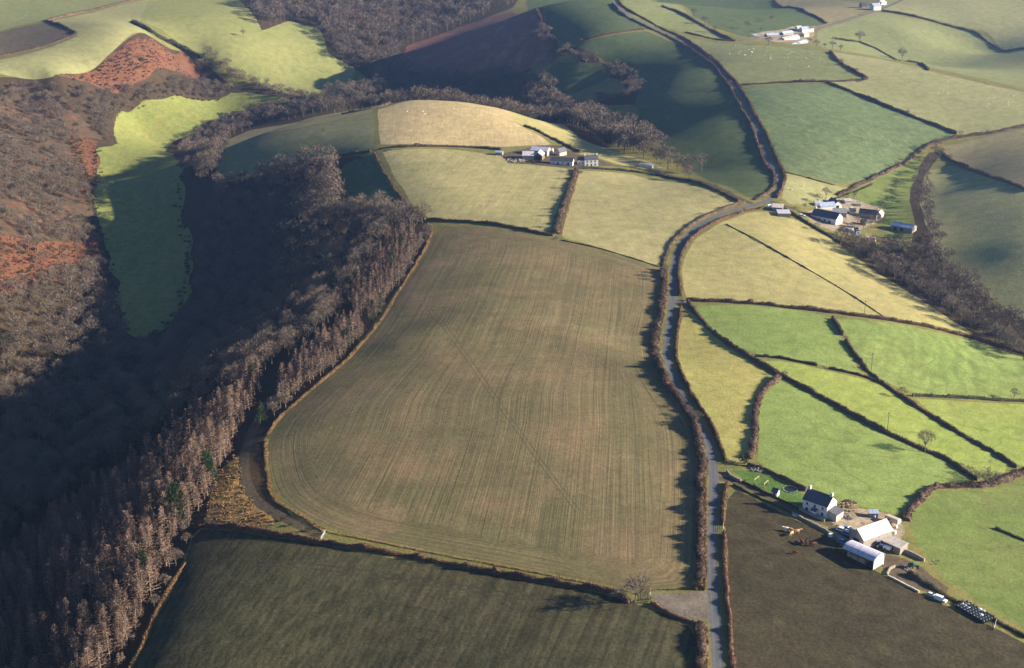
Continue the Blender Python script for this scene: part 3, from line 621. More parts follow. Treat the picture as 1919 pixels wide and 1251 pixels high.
HEDGES = [
 ('clipped brown hedge on the field side of the lane, below the gateway apron', '1318,1330 1316,1251 1315,1200 1314,1172', 3.4, 5.0),
 ('long tall brown hedge between the ploughed field and the lane', '1310,1106 1312,1040 1313,960 1314,900 1313,850 1306,815 1293,783 1275,752 1252,722 1234,692 1225,655 1230,622 1236,600 1243,560 1244,530 1243,505', 3.7, 5.2),
 ('hedge on the left of the lane where it bends past the pale pasture', '1243,500 1248,478 1260,455 1285,428 1325,404 1372,386 1396,379', 2.2, 2.2),
 ('rusty hedge between the lane and the dark muddy field', '1380,1330 1374,1251 1368,1180 1362,1100 1358,1040 1356,1000', 2.2, 2.6, 'hedge_rust'),
 ('rusty hedge between the white gate and the farm track entrance', '1356,985 1356,950 1360,920 1366,906', 2.2, 2.4, 'hedge_rust'),
 ('brown hedge on the right of the lane beside the triangular yellow pasture', '1361,866 1350,836 1333,797 1314,767 1295,737 1278,705 1268,676 1266,650 1270,615 1276,576', 2.4, 2.2, 'hedge_rust'),
 ('curving hedge on the right of the lane above the gateway crossing', '1275,555 1272,530 1271,505 1276,475 1300,441 1350,412 1400,396 1432,389', 2.2, 2.2, 'hedge_rust'),
 ('straight reddish hedge running right from the lane gateway to the wooded stream', '1286,563 1381,566 1515,581 1649,598 1784,623 1851,642 1925,664', 2.6, 3.0, 'hedge_rust'),
 ('long hedge from the lane gateway down past the lone round tree', '1290,568 1320,608 1364,645 1414,675 1455,700 1481,712 1582,769 1649,806 1716,836 1731,843 1768,857 1801,880 1832,901', 2.4, 2.6),
 ('broad brown double hedge curving down to the garden bush', '1461,709 1440,722 1426,738 1418,756 1415,789 1413,820 1411,845 1403,858', 2.6, 4.2),
 ('ragged low hedge along the foot of the lush triangular pasture', '1414,667 1455,670 1500,678 1532,685', 1.8, 1.8, 'hedge_dark'),
 ('ragged low hedge stub running to the hedge junction', '1553,690 1585,697 1616,704 1649,717', 2.0, 2.0, 'hedge_dark'),
 ('short hedge falling from the reddish hedge to a gap', '1559,597 1572,615 1580,629', 2.4, 2.6),
 ('long straight hedge from the gap down to the far right corner', '1585,638 1592,652 1616,682 1629,699 1653,717 1693,746 1750,783 1800,813 1847,840 1866,850 1906,877', 2.2, 2.4),
 ('dark hedge below the ridged pasture at the right edge', '1710,742 1767,744 1851,749 1925,753', 2.0, 2.2, 'hedge_dark'),
 ('broad bushy hedge curving up from the farmyard to the right edge', '1697,975 1706,958 1717,944 1734,924 1761,912 1802,911 1849,911 1886,901 1925,882', 3.0, 5.0),
 ('garden hedge between the lawn and the bright pasture', '1400,872 1415,875 1448,887 1482,904 1511,920', 1.8, 2.0),
 ('low hedge bank along the farm track above the muddy field', '1374,909 1420,932 1482,961 1520,980 1550,996', 1.1, 1.2, 'hedge_dark'),
 ('low bank on the garden side of the farm track', '1390,903 1430,921 1470,940 1497,955', 1.0, 1.0, 'hedge_dark'),
 ('rusty hedge along the top of the ploughed field below the pale pasture', '800,412 845,414 900,417 950,424 1000,435 1037,442', 2.2, 2.2, 'hedge_rust'),
 ('low rusty fence hedge sloping right to the lane', '1052,450 1120,464 1180,482 1236,500', .8, .9, 'hedge_rust'),
 ('bushy hedge running up between the two pale pastures to the white farm', '1043,438 1050,410 1057,386 1070,352 1080,318', 3.2, 3.6),
 ('hedge between the shaded paddock and the pale pasture', '702,287 724,329 751,373 774,398 796,411', 2.6, 2.6),
 ('straight hedge between the pale pasture and the tan stubble hill', '709,279 750,276 791,274 875,275 940,281', 2.4, 2.4),
 ('hedge along the lower side of the lane to the white farm', '1087,316 1177,320 1230,328 1280,337 1330,352 1384,378', 2.4, 2.2, 'hedge_dark'),
 ('scrubby hedge on the right shoulder of the tan stubble hill', '982,236 1009,246 1043,263 1065,275 1087,286', 2.4, 3.0),
 ('hedge along the crest of the shaded spur', '640,214 680,207 704,202 735,194 766,186', 1.8, 2.0),
 ('thin hedge climbing the shaded hillside to the upper lane', '1063,87 1095,76 1127,67 1170,60 1211,55', 2.0, 2.4, 'hedge_rust'),
 ('long hedge on the left of the upper lane over the shaded hillside', '1147,7 1164,27 1211,50 1240,62 1280,82 1330,114 1367,161 1391,205 1411,245 1428,295 1446,322 1453,334 1448,353 1432,365 1414,374', 2.4, 2.4),
 ('long hedge on the right of the upper lane', '1157,0 1167,15 1228,46 1280,69 1320,96 1364,138 1387,161 1414,215 1445,272 1463,310 1470,330 1470,344 1464,358 1455,371', 2.4, 2.4, 'hedge_rust'),
 ('level hedge between the sheep pasture and the drilled green field', '1388,160 1430,157 1481,154 1565,153 1626,149', 2.2, 2.4),
 ('crooked hedge at the right of the sheep pasture', '1555,97 1572,118 1602,134 1626,148', 2.6, 3.0, 'hedge_rust'),
 ('diagonal hedge along the upper right side of the drilled green field', '1549,154 1616,181 1700,215 1794,251', 2.6, 2.8),
 ('bushy hedge running from the right edge down towards the middle farm', '1925,236 1868,248 1794,258 1743,269 1720,285 1683,312 1643,332 1602,349 1569,366', 2.8, 3.2),
 ('hedge below the tan field at the right edge', '1760,284 1784,301 1851,329 1925,358', 2.6, 3.0),
 ('thin fence hedge under the drilled green field', '1468,322 1520,336 1565,347', 1.0, 1.2),
 ('distant hedge beside the lane to the far farm', '1240,12 1280,26 1330,55 1377,77', 2.6, 3.2),
 ('low distant hedge above the sheep pasture', '1284,60 1347,75 1378,77', 1.8, 2.0),
 ('distant hedge falling right from the far white house', '1652,20 1750,40 1851,65 1925,92', 2.6, 3.0),
 ('distant hedge down the slope below the far farm', '1560,72 1629,81 1683,112 1740,132', 2.2, 2.6),
 ('distant hedge between the shaded slope and the tan field', '1450,0 1498,20 1549,44', 2.6, 3.0),
 ('thin dark fence line crossing the yellowish pasture', '1361,420 1400,440 1448,467 1500,496 1549,524 1610,562 1664,599', .7, .6, 'hedge_dark'),
 ('dark hedge on the lane side of the middle farm', '1470,392 1512,418 1549,440 1575,456', 2.4, 2.4, 'hedge_dark'),
 ('rusty hedge between the dark near field and the ploughed field', '372,988 420,990 471,996 520,1003 572,1013 640,1025 741,1038 876,1064 1010,1088 1128,1108 1160,1117 1182,1128', 2.8, 3.2, 'hedge_rust'),
 ('rusty bank between the gateway apron and the near field', '1221,1130 1245,1146 1270,1157 1293,1167 1310,1172', 1.3, 2.4, 'hedge_rust'),
 ('dark hedge behind the silage bales at the right edge', '1700,1076 1734,1094 1785,1126 1852,1156 1925,1196', 2.4, 2.6, 'hedge_dark'),
 ('zigzag hedge between the brown field and the green strip at top left', '-20,109 0,104 67,91 110,77 146,65 134,56 87,39', 2.8, 3.4),
 ('straight hedge below the top left corner field', '87,39 134,27 208,10 280,-4', 2.8, 3.4),
 ('hedge at the wood edge of the near field', '347,1055 325,1088 303,1123 272,1190 242,1250 225,1290', 1.0, 1.6, 'hedge_rust'),
 ('overgrown dark hedge climbing to a point between the upper left pastures', '250,42 285,64 336,86 386,106', 5.0, 9.0, 'hedge_dark'),
 ('stone-edged bank beside the middle farm paddock', '1565,372 1600,360 1635,345', 1.2, 2.0, 'hedge_dark'),
 ('dark hedge above the shaded paddock', '560,303 600,300 640,293 695,284', 3.0, 4.0, 'hedge_dark'),
 ('low hedge at the right of the shaded lower pasture', '1003,18 1020,50 1040,80 1062,98 1100,112', 3.0, 5.0),
 ('dark brushy line across the lower right pasture', '1865,990 1890,1000 1925,1016', 1.4, 2.4, 'hedge_dark'),
]
for h in HEDGES:
    hedge(h[0], h[1], h[2]*.68, h[3]*.54, h[4] if len(h) > 4 else 'hedge')
GRASS_BANKS = [
 ('strip of golden dead grass between the plantation and the ploughed field', '812,432 800,462 772,508 748,545 715,600 690,632 650,676 600,717 560,750 520,787 503,815', 1.0, 2.2),
 ('golden grass bank curving round the lower left corner of the ploughed field', '499,825 498,860 503,900 512,932 535,952 575,974 609,994', 1.1, 2.0),
 ('thin line of pale grass along the lower edge of the ploughed field', '612,996 640,1002 741,1022 808,1036 900,1053 976,1068 1060,1084 1128,1097 1165,1108', .6, .8),
 ('golden grass strip below the plantation beside the near field', '340,1070 318,1105 296,1145 262,1220 240,1262', .9, 1.6),
 ('pale grass verge on the left edge of the lane beside the tall hedge', '1322,1105 1323,1040 1323,960 1323,900 1322,870', .7, 1.0),
 ('pale grass verge along the lane below the gateway apron', '1328,1251 1325,1215 1324,1180', .6, .9),
 ('row of pale grass beside the bushy hedge by the white farm', '1052,440 1060,405 1070,372 1084,325', .9, 1.4),
 ('thin line of dead grass along the fence above the gateway apron', '1202,1106 1240,1105 1300,1104', .6, .8),
]
for l, s, H, w in GRASS_BANKS: hedge(l, s, H*.6, w*.7, 'dead_grass', blade=(.35,1.1,.075), core=.25, name='grass_bank', cat='grass bank')
# ------------------------------------------------------------------ trees
MT['bark'] = mat_plain('bark', (.13,.11,.085), .25, 2.0, .95, .05, rnd=.2)
MT['larch_bark'] = mat_plain('larch_bark', (.26,.22,.16), .2, 2.0, .95, .05, rnd=.2)
MT['twig_grey'] = mat_twig('grey_twigs', (.165,.13,.10), (.115,.092,.074), (.23,.185,.145))
MT['twig_warm'] = mat_twig('larch_twigs', rnd=.38, c1= (.215,.138,.106), c2=(.15,.108,.08), c3=(.295,.195,.152))
MT['evergreen'] = mat_twig('evergreen_needles', (.022,.042,.017), (.03,.05,.02), (.045,.062,.026))
MT['gorse'] = mat_twig('gorse_leaves', (.035,.05,.02), (.05,.06,.025), (.08,.075,.035))
def rv(r): 
    v = Vector((r.gauss(0, 1), r.gauss(0, 1), r.gauss(0, 1))); return v.normalized()
class TB:
    def __init__(s): s.V = []; s.F = []
    def rib(s, p, q, w0, w1, r):
        d = (q-p); a = d.cross(rv(r)); a = a.normalized() if a.length > 1e-6 else Vector((1, 0, 0))
        n = len(s.V)
        s.V += [tuple(p-a*w0), tuple(p+a*w0)]
        if w1 > 0: s.V += [tuple(q+a*w1), tuple(q-a*w1)]; s.F += [(n, n+1, n+2), (n, n+2, n+3)]
        else: s.V.append(tuple(q)); s.F.append((n, n+1, n+2))
    def pr(s, p, q, r0, r1, k=5):
        d = (q-p).normalized(); a = d.orthogonal().normalized(); b = d.cross(a); n = len(s.V)
        for c, rr in ((p, r0), (q, r1)):
            for i in range(k): s.V.append(tuple(c+(a*math.cos(6.2832*i/k)+b*math.sin(6.2832*i/k))*rr))
        for i in range(k): j = (i+1) % k; s.F += [(n+i, n+j, n+k+j), (n+i, n+k+j, n+k+i)]
    def arr(s): return np.array(s.V), np.array(s.F, int)
def bare_tree(seed, h=12.0, kids=(7, 5, 4, 5), spread=.75, tipw=.05, flat=1.0, trunk=.30):
    r = random.Random(seed); T = TB(); C = TB()
    def grow(p, d, L, rad, lev):
        bend = (d+rv(r)*.18).normalized(); mid = p+d*L*.5; end = mid+bend*L*.5
        if lev <= 1:
            T.pr(p, mid, rad, rad*.75); T.pr(mid, end, rad*.75, rad*.45)
        elif lev == 2: C.rib(p, end, rad*.9, rad*.5, r); C.rib(p, end, rad*.9, rad*.5, r)
        elif lev == 3: C.rib(p, end, max(rad*.7, tipw*.8), tipw*.6, r)
        else: C.rib(p, end, tipw, 0, r); return
        if lev >= len(kids): return
        for i in range(kids[lev]):
            t = r.uniform(.35, 1.0) if lev else r.uniform(.55, 1.0)
            o = (p+d*L*t) if t < .5 else mid+bend*L*(t-.5)
            dv = d*.55+rv(r)*spread+Vector((0, 0, .22))
            if lev == 0:
                a = 2*math.pi*(i+r.uniform(-.3, .3))/kids[0]; dv = Vector((math.cos(a)*flat, math.sin(a)*flat, r.uniform(.35, 1.3)))
            dv.normalize()
            grow(o, dv, L*r.uniform(.62, .86) if lev else h*r.uniform(.26, .38), rad*(.5 if lev else .45), lev+1)
    grow(Vector((0, 0, -.3)), Vector((r.uniform(-.05, .05), r.uniform(-.05, .05), 1)).normalized(), h*trunk+.3, h*.022, 0)
    return T.arr(), C.arr()
def dome_tree(seed, h=14.0, nl=9, nb=850, w=.055, spurs=12, wide=.30, low=False):
    """spreading winter tree: trunk, limbs into several domed lobes, each bristling with twigs"""
    r = random.Random(seed); T = TB(); C = TB()
    fork = Vector((r.uniform(-.02, .02)*h, r.uniform(-.02, .02)*h, h*r.uniform(.24, .32)))
    T.pr(Vector((0, 0, -.5)), fork, h*.024, h*.018, 6)
    lobes = []
    for i in range(nl):
        if i == 0: c = Vector((0, 0, h*.74)); R = h*.20
        else:
            a_ = 2.4*i+r.uniform(-.4, .4); q = wide*h*r.uniform(.55, 1.0); c = Vector((math.cos(a_)*q, math.sin(a_)*q, h*(.80-.95*(q/h)**1.0*r.uniform(.8, 1.2)))); R = h*r.uniform(.13, .19)
        lobes.append((c, R))
    for c, R in lobes:
        mid = fork.lerp(c, .5)+rv(r)*h*.03
        T.pr(fork, mid, h*.011, h*.008, 4); T.pr(mid, c, h*.008, h*.004, 4)
        for k in range(spurs):
            d = (rv(r)+Vector((0, 0, .35))).normalized(); C.rib(c-d*R*.1, c+d*R*.9, h*.0035*(2 if low else 1), h*.0018*(2 if low else 1), r)
    n = 0; tries = 0
    while n < nb and tries < nb*6:
        tries += 1
        c, R = lobes[r.randrange(nl)]; d = rv(r)
        if d.z < -.45: continue
        p_ = c+d*R*r.uniform(.55, 1.0)
        if any((p_-c2).length < R2*.72 for c2, R2 in lobes if c2 is not c): continue
        o = (d*.9+rv(r)*.55+Vector((0, 0, .25))).normalized(); C.rib(p_-o*h*.02, p_+o*h*r.uniform(.05, .11), w*r.uniform(.7, 1.4), 0, r); n += 1
    return T.arr(), C.arr()
def larch(seed, h=13.5, nb=74, tw=9, wid=3.3, w=.065, droop=.12):
    r = random.Random(seed); T = TB(); C = TB()
    top = Vector((r.uniform(-.9, .9), r.uniform(-.9, .9), h*r.uniform(.8, 1.15)))
    T.pr(Vector((0, 0, -.4)), top*.5, h*.012, h*.008); T.pr(top*.5, top, h*.008, .02)
    for i in range(nb):
        f = (.20 if droop < .3 else .12)+.79*(i/nb)**.9+r.uniform(-.01, .01); p = top*f; a = i*2.4+r.uniform(-.4, .4)
        L = wid*(1.04-f)/.7*r.uniform(.65, 1.1)+.25
        d = Vector((math.cos(a), math.sin(a), r.uniform(-.05, .35)-droop)); e = p+d*L
        C.rib(p, e, w*1.1, w*.5, r)
        for k in range(tw):
            t = r.uniform(.2, 1.0); o = p+d*L*t
            q = o+Vector((d.x*.5+r.gauss(0, .45), d.y*.5+r.gauss(0, .45), r.gauss(-.15, .3))).normalized()*r.uniform(.35, .95)
            C.rib(o, q, w*1.3, 0, r)
    return T.arr(), C.arr()
def bush(seed, h=1.6, n=170, w=.09):
    r = random.Random(seed); T = TB(); C = TB()
    for i in range(5): T.pr(Vector((r.uniform(-.2, .2), r.uniform(-.2, .2), -.2)), Vector((r.uniform(-.6, .6), r.uniform(-.6, .6), h*.6)), .06, .02, 4)
    lumps = [(Vector((r.uniform(-.7, .7)*h*.6, r.uniform(-.7, .7)*h*.6, h*r.uniform(.25, .55))), h*r.uniform(.35, .55)) for _ in range(5)]
    for i in range(n):
        c, rad = r.choice(lumps); d = rv(r); d.z = abs(d.z)*.9+d.z*.1; p = c+d*rad*r.uniform(.5, .95)
        C.rib(p, p+(d+rv(r)*.6).normalized()*h*r.uniform(.18, .35), w*h/1.6, 0, r)
    return T.arr(), C.arr()
def both(gen, mt, mc, name):
    (tv, tf), (cv_, cf_) = gen
    return np_mesh(name+'_trunk', tv, tf, MT[mt]), np_mesh(name+'_crown', cv_, cf_, MT[mc]), (tv, tf, cv_, cf_)
KIND = {
 'broad': [both(dome_tree(s, nl=7+s), 'bark', 'twig_grey', 'tree') for s in (1, 2, 3, 4, 5)],
 'spread': [both(bare_tree(s, 12, (8, 5, 5, 5), tipw=.05), 'bark', 'twig_grey', 'tree') for s in (1, 2)],
 'larch': [both(larch(s, wid=2.5+.28*s), 'larch_bark', 'twig_warm', 'larch') for s in (1, 2, 3, 4, 5, 6)],
 'ivy': [both(dome_tree(s, 9, 6, 420, .09, 5, .26), 'bark', 'gorse', 'ivy') for s in (31, 32)],
 'fir': [both(larch(s, 15, 100, 9, 3.0, .11, .35), 'bark', 'evergreen', 'fir') for s in (7, 8, 9)],
 'bush': [both(bush(s), 'bark', 'gorse', 'bush') for s in (1, 2, 3)],
}
LOW = {
 'broad': [dome_tree(s, nl=8, nb=300, w=.14, spurs=5, low=True) for s in (21, 22, 23, 24)],
 'larch': [larch(s, 13.5, 46, 5, 3.3, .12, .12) for s in (21, 22)],
 'ivy': [dome_tree(33, 9, 6, 200, .15, 4, .26, True)],
 'fir': [larch(s, 15, 60, 5, 3.0, .2, .35) for s in (27,)],
 'bush': [bush(s, n=60, w=.16) for s in (21, 22)],
}
trng = np.random.default_rng(77)
def scatter(s, spacing, prob=1.0, glades=None):
    P = W(*(pp(s) if isinstance(s, str) else s)); x0, y0 = P.min(0); x1, y1 = P.max(0)
    gx, gy = np.meshgrid(np.arange(x0, x1, spacing), np.arange(y0, y1, spacing*.9))
    gx = gx+((np.arange(gx.shape[0]) % 2)*spacing*.5)[:, None]
    pts = np.column_stack([gx.ravel(), gy.ravel()])+trng.uniform(-.38, .38, (gx.size, 2))*spacing
    pts = pts[inside(P, pts[:, 0], pts[:, 1])]
    if glades: pts = pts[np.sin(pts[:, 0]*.075+1.5*np.sin(pts[:, 1]*.05))*np.sin(pts[:, 1]*.062+pts[:, 0]*.03) < glades]
    return pts[trng.uniform(size=len(pts)) < prob]
def belt(s, spacing, hw):
    P = resample(chaikin(W(*pp(s)), 1), spacing); n, _ = normals2(P); out = []
    for lane_ in np.arange(-hw, hw+.1, max(spacing*.9, 2)):
        out.append(P+n*(lane_+trng.uniform(-.4, .4, len(P))*spacing)[:, None]+trng.uniform(-.4, .4, (len(P), 2))*spacing)
    return np.vstack(out)
def behind_crest(s, back):
    P = resample(chaikin(W(*pp(s)), 1), 7.5)+np.array([0.0, back]); return P+trng.uniform(-3, 3, P.shape)
PLANT = []   # kind, label, group, cat, points, size range
def plant(kind, name, label, group, pts, s0=.8, s1=1.2): PLANT.append((kind, name, label, group, pts, s0, s1))
TR = 'bare winter tree'
plant('larch', 'larch_tree', 'brown leafless larch in the strip of plantation touching the ploughed field', 'larches beside the ploughed field',
      np.vstack([scatter('790,460 765,505 738,548 705,600 665,600 650,565 685,495 720,448 755,425', 4.2), scatter('688,618 640,675 590,715 540,755 515,755 528,718 580,662 640,606 662,600', 4.2)]), .45, .85)
plant('larch', 'larch_tree', 'brown leafless larch in the main plantation at the lower left', 'larches in the main plantation',
      scatter('425,868 445,815 495,715 470,700 400,760 260,862 150,945 60,1020 0,1085 -70,1140 -70,1330 190,1330 232,1240 300,1110 335,1030 395,920', 4.4), .42, 1.0)
plant('fir', 'fir_tree', 'dark green conifer among the brown larches', 'conifers among the larches',
      np.vstack([scatter('440,790 480,715 400,765 250,870 120,960 0,1060 0,980 120,900 260,830 420,720', 9, .6), scatter('700,480 660,560 600,640 560,650 600,570 650,500', 9, .6), W((326,945),(318,958),(334,930),(388,880),(392,895),(265,1080),(270,1065),(742,520),(736,512),(750,505),(648,648),(655,640),(640,660),(490,788),(165,700+120),(240,800),(80,870),(275,800),(290,790),(700,600),(715,585),(752,470),(765,455),(185,850))]), .45, .95)
plant('broad', 'bare_tree', 'bare grey tree at the edge of the plantation by the golden grass strip', 'bare trees at the plantation edge',
      np.vstack([scatter('805,440 790,475 745,545 735,535 770,480 790,440', 5), scatter('690,622 640,678 600,712 590,700 640,655', 5), scatter('545,765 520,782 505,800 505,780 525,755', 5), W((345,1000),(350,1020),(330,1060),(310,1100),(290,1140))]), .35, .6)
plant('broad', 'bare_tree', 'bare grey tree in the wood capping the shaded spur', 'bare trees of the wood on the spur',
      scatter('560,305 600,305 640,300 630,345 640,392 745,398 795,418 775,440 740,440 700,480 640,470 600,430 570,380 550,340', 8.0), .8, 1.2)
plant('broad', 'bare_tree', 'bare tree in the deeply shaded valley wood', 'bare trees of the shaded valley wood',
      np.vstack([scatter('560,310 570,380 600,430 640,470 700,480 660,560 590,640 500,700 380,770 200,880 0,1030 0,640 60,600 190,540 222,600 262,650 315,645 372,560 378,440 405,350 480,332', 8.0)]), .6, 1.1)
plant('broad', 'bare_tree', 'bare brown tree on the sunlit wooded hillside at the left edge', 'bare trees of the left hillside',
      np.vstack([scatter('0,545 -60,560 -60,150 60,155 120,175 205,262 150,258 140,300 165,360 178,405 190,450 130,455 60,450 0,440', 7.4, .95, .38), scatter('10,540 120,515 190,480 205,520 60,590 0,600', 7), scatter('20,470 120,470 170,450 90,510', 11)]), .38, .95)
plant('broad', 'bare_tree', 'bare tree in the scrub between the bracken and the valley pasture', 'scrub trees above the valley pasture',
      scatter('130,165 220,168 300,165 370,153 440,168 330,180 230,203 208,240 212,268 200,262 160,205', 6.0), .4, .8)
plant('broad', 'bare_tree', 'bare tree in the stream belt around the foot of the spur', 'stream belt trees round the spur',
      np.vstack([scatter('335,305 345,270 400,235 470,212 560,200 640,184 640,206 560,222 470,240 424,262 410,330 380,345 345,330', 7.0)]), .6, 1.05)
plant('broad', 'bare_tree', 'bare tree in the stream belt behind the tan stubble hill', 'stream belt trees behind the hill',
      np.vstack([belt('640,186 700,174 760,168 870,170 950,178 1010,198', 8, 16), behind_crest('600,236 660,222 704,216 768,204 850,206 940,220 1000,230 1050,242', 78), behind_crest('640,226 704,216 768,204 850,206 940,220 1000,230', 92), behind_crest('704,216 768,204 850,206 940,220 1020,234', 108), belt('1000,196 1060,220 1110,244 1160,262 1210,285', 7, 11)]), .85, 1.35)
plant('broad', 'bare_tree', 'bare tree beside the stream above the white farm', 'stream trees above the white farm',
      np.vstack([W((1150,262),(1165,250),(1180,255),(1180,240),(1195,270),(1215,268),(1222,258),(1170,272),(1185,280)), belt('1150,270 1200,285 1245,305 1300,325', 6.5, 4)]), .6, 1.1)
plant('broad', 'bare_tree', 'bare tree in the far woodland at the top of the photo', 'far woodland trees',
      np.vstack([scatter('435,-15 480,32 492,56 540,36 600,50 618,98 670,128 720,100 860,50 960,8 980,-15', 11.0), scatter('690,130 760,92 740,125 800,152 900,152 880,160 700,160', 11)]), .85, 1.5)
plant('broad', 'bare_tree', 'bare tree in the scrub gully below the shaded hillside', 'trees of the shaded gully',
      np.vstack([belt('1040,95 1062,108 1110,118 1165,135 1192,152 1195,175 1170,190 1120,190', 7, 5), belt('1010,60 1035,85', 6, 3)]), .4, .85)
plant('broad', 'bare_tree', 'bare tree in the row below the bracken at upper left', 'row of trees below the bracken',
      np.vstack([belt('386,108 420,128 470,152 520,172 560,186 600,192', 6.5, 5)]), .5, .9)
plant('broad', 'bare_tree', 'bare grey tree in the wooded stream belt at the right', 'stream belt trees at the right',
      np.vstack([scatter('1555,448 1600,455 1650,466 1705,478 1740,450 1752,425 1768,470 1800,520 1860,572 1930,615 1930,680 1850,640 1800,608 1700,545 1620,492', 6.0), belt('1740,440 1720,400 1715,370 1721,335 1740,300 1756,283', 6, 2.5)]), .4, .9)
plant('broad', 'bare_tree', 'small bare tree growing in the tall lane hedge', 'small trees in the lane hedge',
      W((1244,518),(1241,524),(1246,512),(1290,778),(1297,785),(1304,795),(1240,690),(1280,762)), .3, .48)
plant('broad', 'bare_tree', 'bare sapling in the bushy hedge between the pale pastures', 'saplings in the bushy hedge',
      W((1046,425),(1052,404),(1056,392),(1063,372),(1070,352),(1076,335),(1080,322),(1044,436)), .3, .42)
plant('broad', 'bare_tree', 'small bare tree standing up from a field hedge on the right half', 'small trees standing in the field hedges',
      W((1455,702),(1470,708),(1800,880),(1815,890),(1826,897),(1690,744),(1900,748),(1860,749),(1620,150),(1700,216),(1500,154),(1800,256),(1850,250),(1680,313),(1650,330),(1700,300),(1330,113),(1368,160),(1412,246),(1160,24),(1230,56),(1345,402),(1395,396),(1190,322),(1240,330),(1340,355),(1365,368),(1130,66),(1090,78),(1780,300),(1870,338),(1575,120),(1605,136),(1365,140),(1448,280)), .2, .42)
plant('broad', 'bare_tree', 'small bare tree among the sheds of the middle farm', 'trees round the middle farm',
      W((1508,392),(1532,380),(1548,372),(1606,420),(1618,428),(1655,418),(1652,384),(1688,446),(1580,442),(1600,372),(1530,430),(1632,424),(1602,368)), .3, .6)
plant('broad', 'bare_tree', 'bare tree around the far farm buildings', 'trees round the far farm',
      W((1530,88),(1545,90),(1560,92),(1575,95),(1515,84),(1440,84),(1425,60),(1400,55),(1445,40),(1300,30),(1320,45),(1340,60)), .35, .7)
plant('fir', 'fir_tree', 'dark green fir standing at the sunny edge of the larch plantation', 'firs at the plantation edge',
      W((330,968),(322,958),(338,950),(345,972),(315,975),(392,892),(398,905),(385,900),(272,1090),(262,1078),(488,792)), .8, 1.05)
plant('ivy', 'ivy_tree', 'dark ivy-clad tree among the bare woods at the left', 'ivy-clad trees of the left woods',
      np.vstack([scatter('0,540 -40,160 60,158 120,178 200,262 140,300 170,400 190,450 60,450', 24, .7), scatter('560,310 600,430 700,480 590,640 380,770 200,880 0,1030 0,640 190,540 262,650 372,560 405,350', 30, .7), scatter('435,-10 480,32 600,50 670,128 860,50 960,8', 30, .5), scatter('560,305 640,300 640,392 795,418 740,440 640,470 570,380', 22, .7)]), .5, 1.1)
plant('ivy', 'ivy_tree', 'dark ivy-clad tree in the wooded stream belt at the right', 'ivy-clad trees of the right stream belt',
      scatter('1555,448 1650,466 1740,450 1800,520 1930,620 1930,680 1800,608 1620,492', 17, .8), .5, .9)
plant('bush', 'gorse_bush', 'dark gorse bush among the rusty bracken', 'gorse bushes in the bracken',
      np.vstack([scatter('110,150 205,110 250,95 290,110 280,125 220,150', 5, .75), scatter('135,255 150,262 172,340 178,380 160,370 140,330', 4.5, .8), scatter('0,470 60,465 150,460 120,510 40,540', 8, .6), scatter('150,190 205,205 205,250 175,225', 5, .7)]), .9, 1.7)
plant('bush', 'scrub_bush', 'dark scrub bush fringing the long valley pasture', 'scrub bushes round the valley pasture',
      np.vstack([belt('183,280 186,330 178,400 195,440 205,480 218,531 222,581 238,622', 5, 1.5), belt('345,330 340,420 363,454 356,537 336,588 302,625 268,642', 5, 2), belt('225,203 330,178 430,168', 5, 1.5)]), .7, 1.6)
plant('bush', 'scrub_bush', 'dark scrub bush beside the forest track', 'scrub bushes by the forest track',
      W((545,985),(530,975),(580,995),(505,965),(500,990),(480,975)), .6, 1.1)
SINGLE = [
 ('broad', 'bare_tree', 'lone round bare tree standing in the hedge of the bright pasture', 1733, 847, .78, 4),
 ('spread', 'bare_tree', 'wide bare tree with dark spreading branches beside the field gateway', 1190, 1128, 1.0, 1),
 ('spread', 'bare_tree', 'bare tree with long drooping branches on the broad bushy hedge', 1851, 911, .8, 0),
 ('broad', 'bare_tree', 'small pale lone tree in the shaded pasture on the spur', 607, 257, .62, 0),
 ('broad', 'bare_tree', 'lone dark tree in the upper left pasture', 456, 68, .62, 4),
 ('broad', 'bare_tree', 'lone tree on the slope right of the far farm', 1611, 79, .9, 0),
 ('broad', 'bare_tree', 'lone tree by the distant hedge on the right', 1690, 112, .95, 1),
 ('broad', 'bare_tree', 'bare tree at the right end of the lane to the white farm', 1292, 335, .75, 2),
 ('fir', 'fir_tree', 'single dark evergreen on the crest of the shaded spur', 704, 200, .3, 0),
 ('bush', 'garden_bush', 'rounded dark bush at the head of the garden', 1396, 868, 2.3, 0),
]
allT = {}
for kind, name, label, group, pts, s0, s1 in PLANT:
    z = Hxy(pts[:, 0], pts[:, 1]); px, py, d = to_px(pts[:, 0], pts[:, 1], z+4)
    vis = (px > -25) & (px < 1944) & (py > -30) & (py < 1300)
    sc = trng.uniform(s0, s1, len(pts)); dd = np.hypot(np.hypot(pts[:, 0], pts[:, 1]), z-CAMZ)
    for i in range(len(pts)):
        if py[i] < -60 or abs(px[i]-960) > 1150: continue
        allT.setdefault(kind, []).append((0 if vis[i] else 1, dd[i]/sc[i]**.7, pts[i, 0], pts[i, 1], z[i], sc[i], name, label, group))
def put_tree(kind, v, name, label, group, x, y, z, s, cat):
    t = thing(name, label, cat, (x, y, z), trng.uniform(0, 6.28), group)
    sx = s*trng.uniform(.85, 1.15); t.scale = (sx, sx, s)
    tm, cm, _ = KIND[kind][v % len(KIND[kind])]
    link('trunk' if kind != 'bush' else 'stems', tm, t); link('crown' if kind != 'bush' else 'foliage', cm, t)
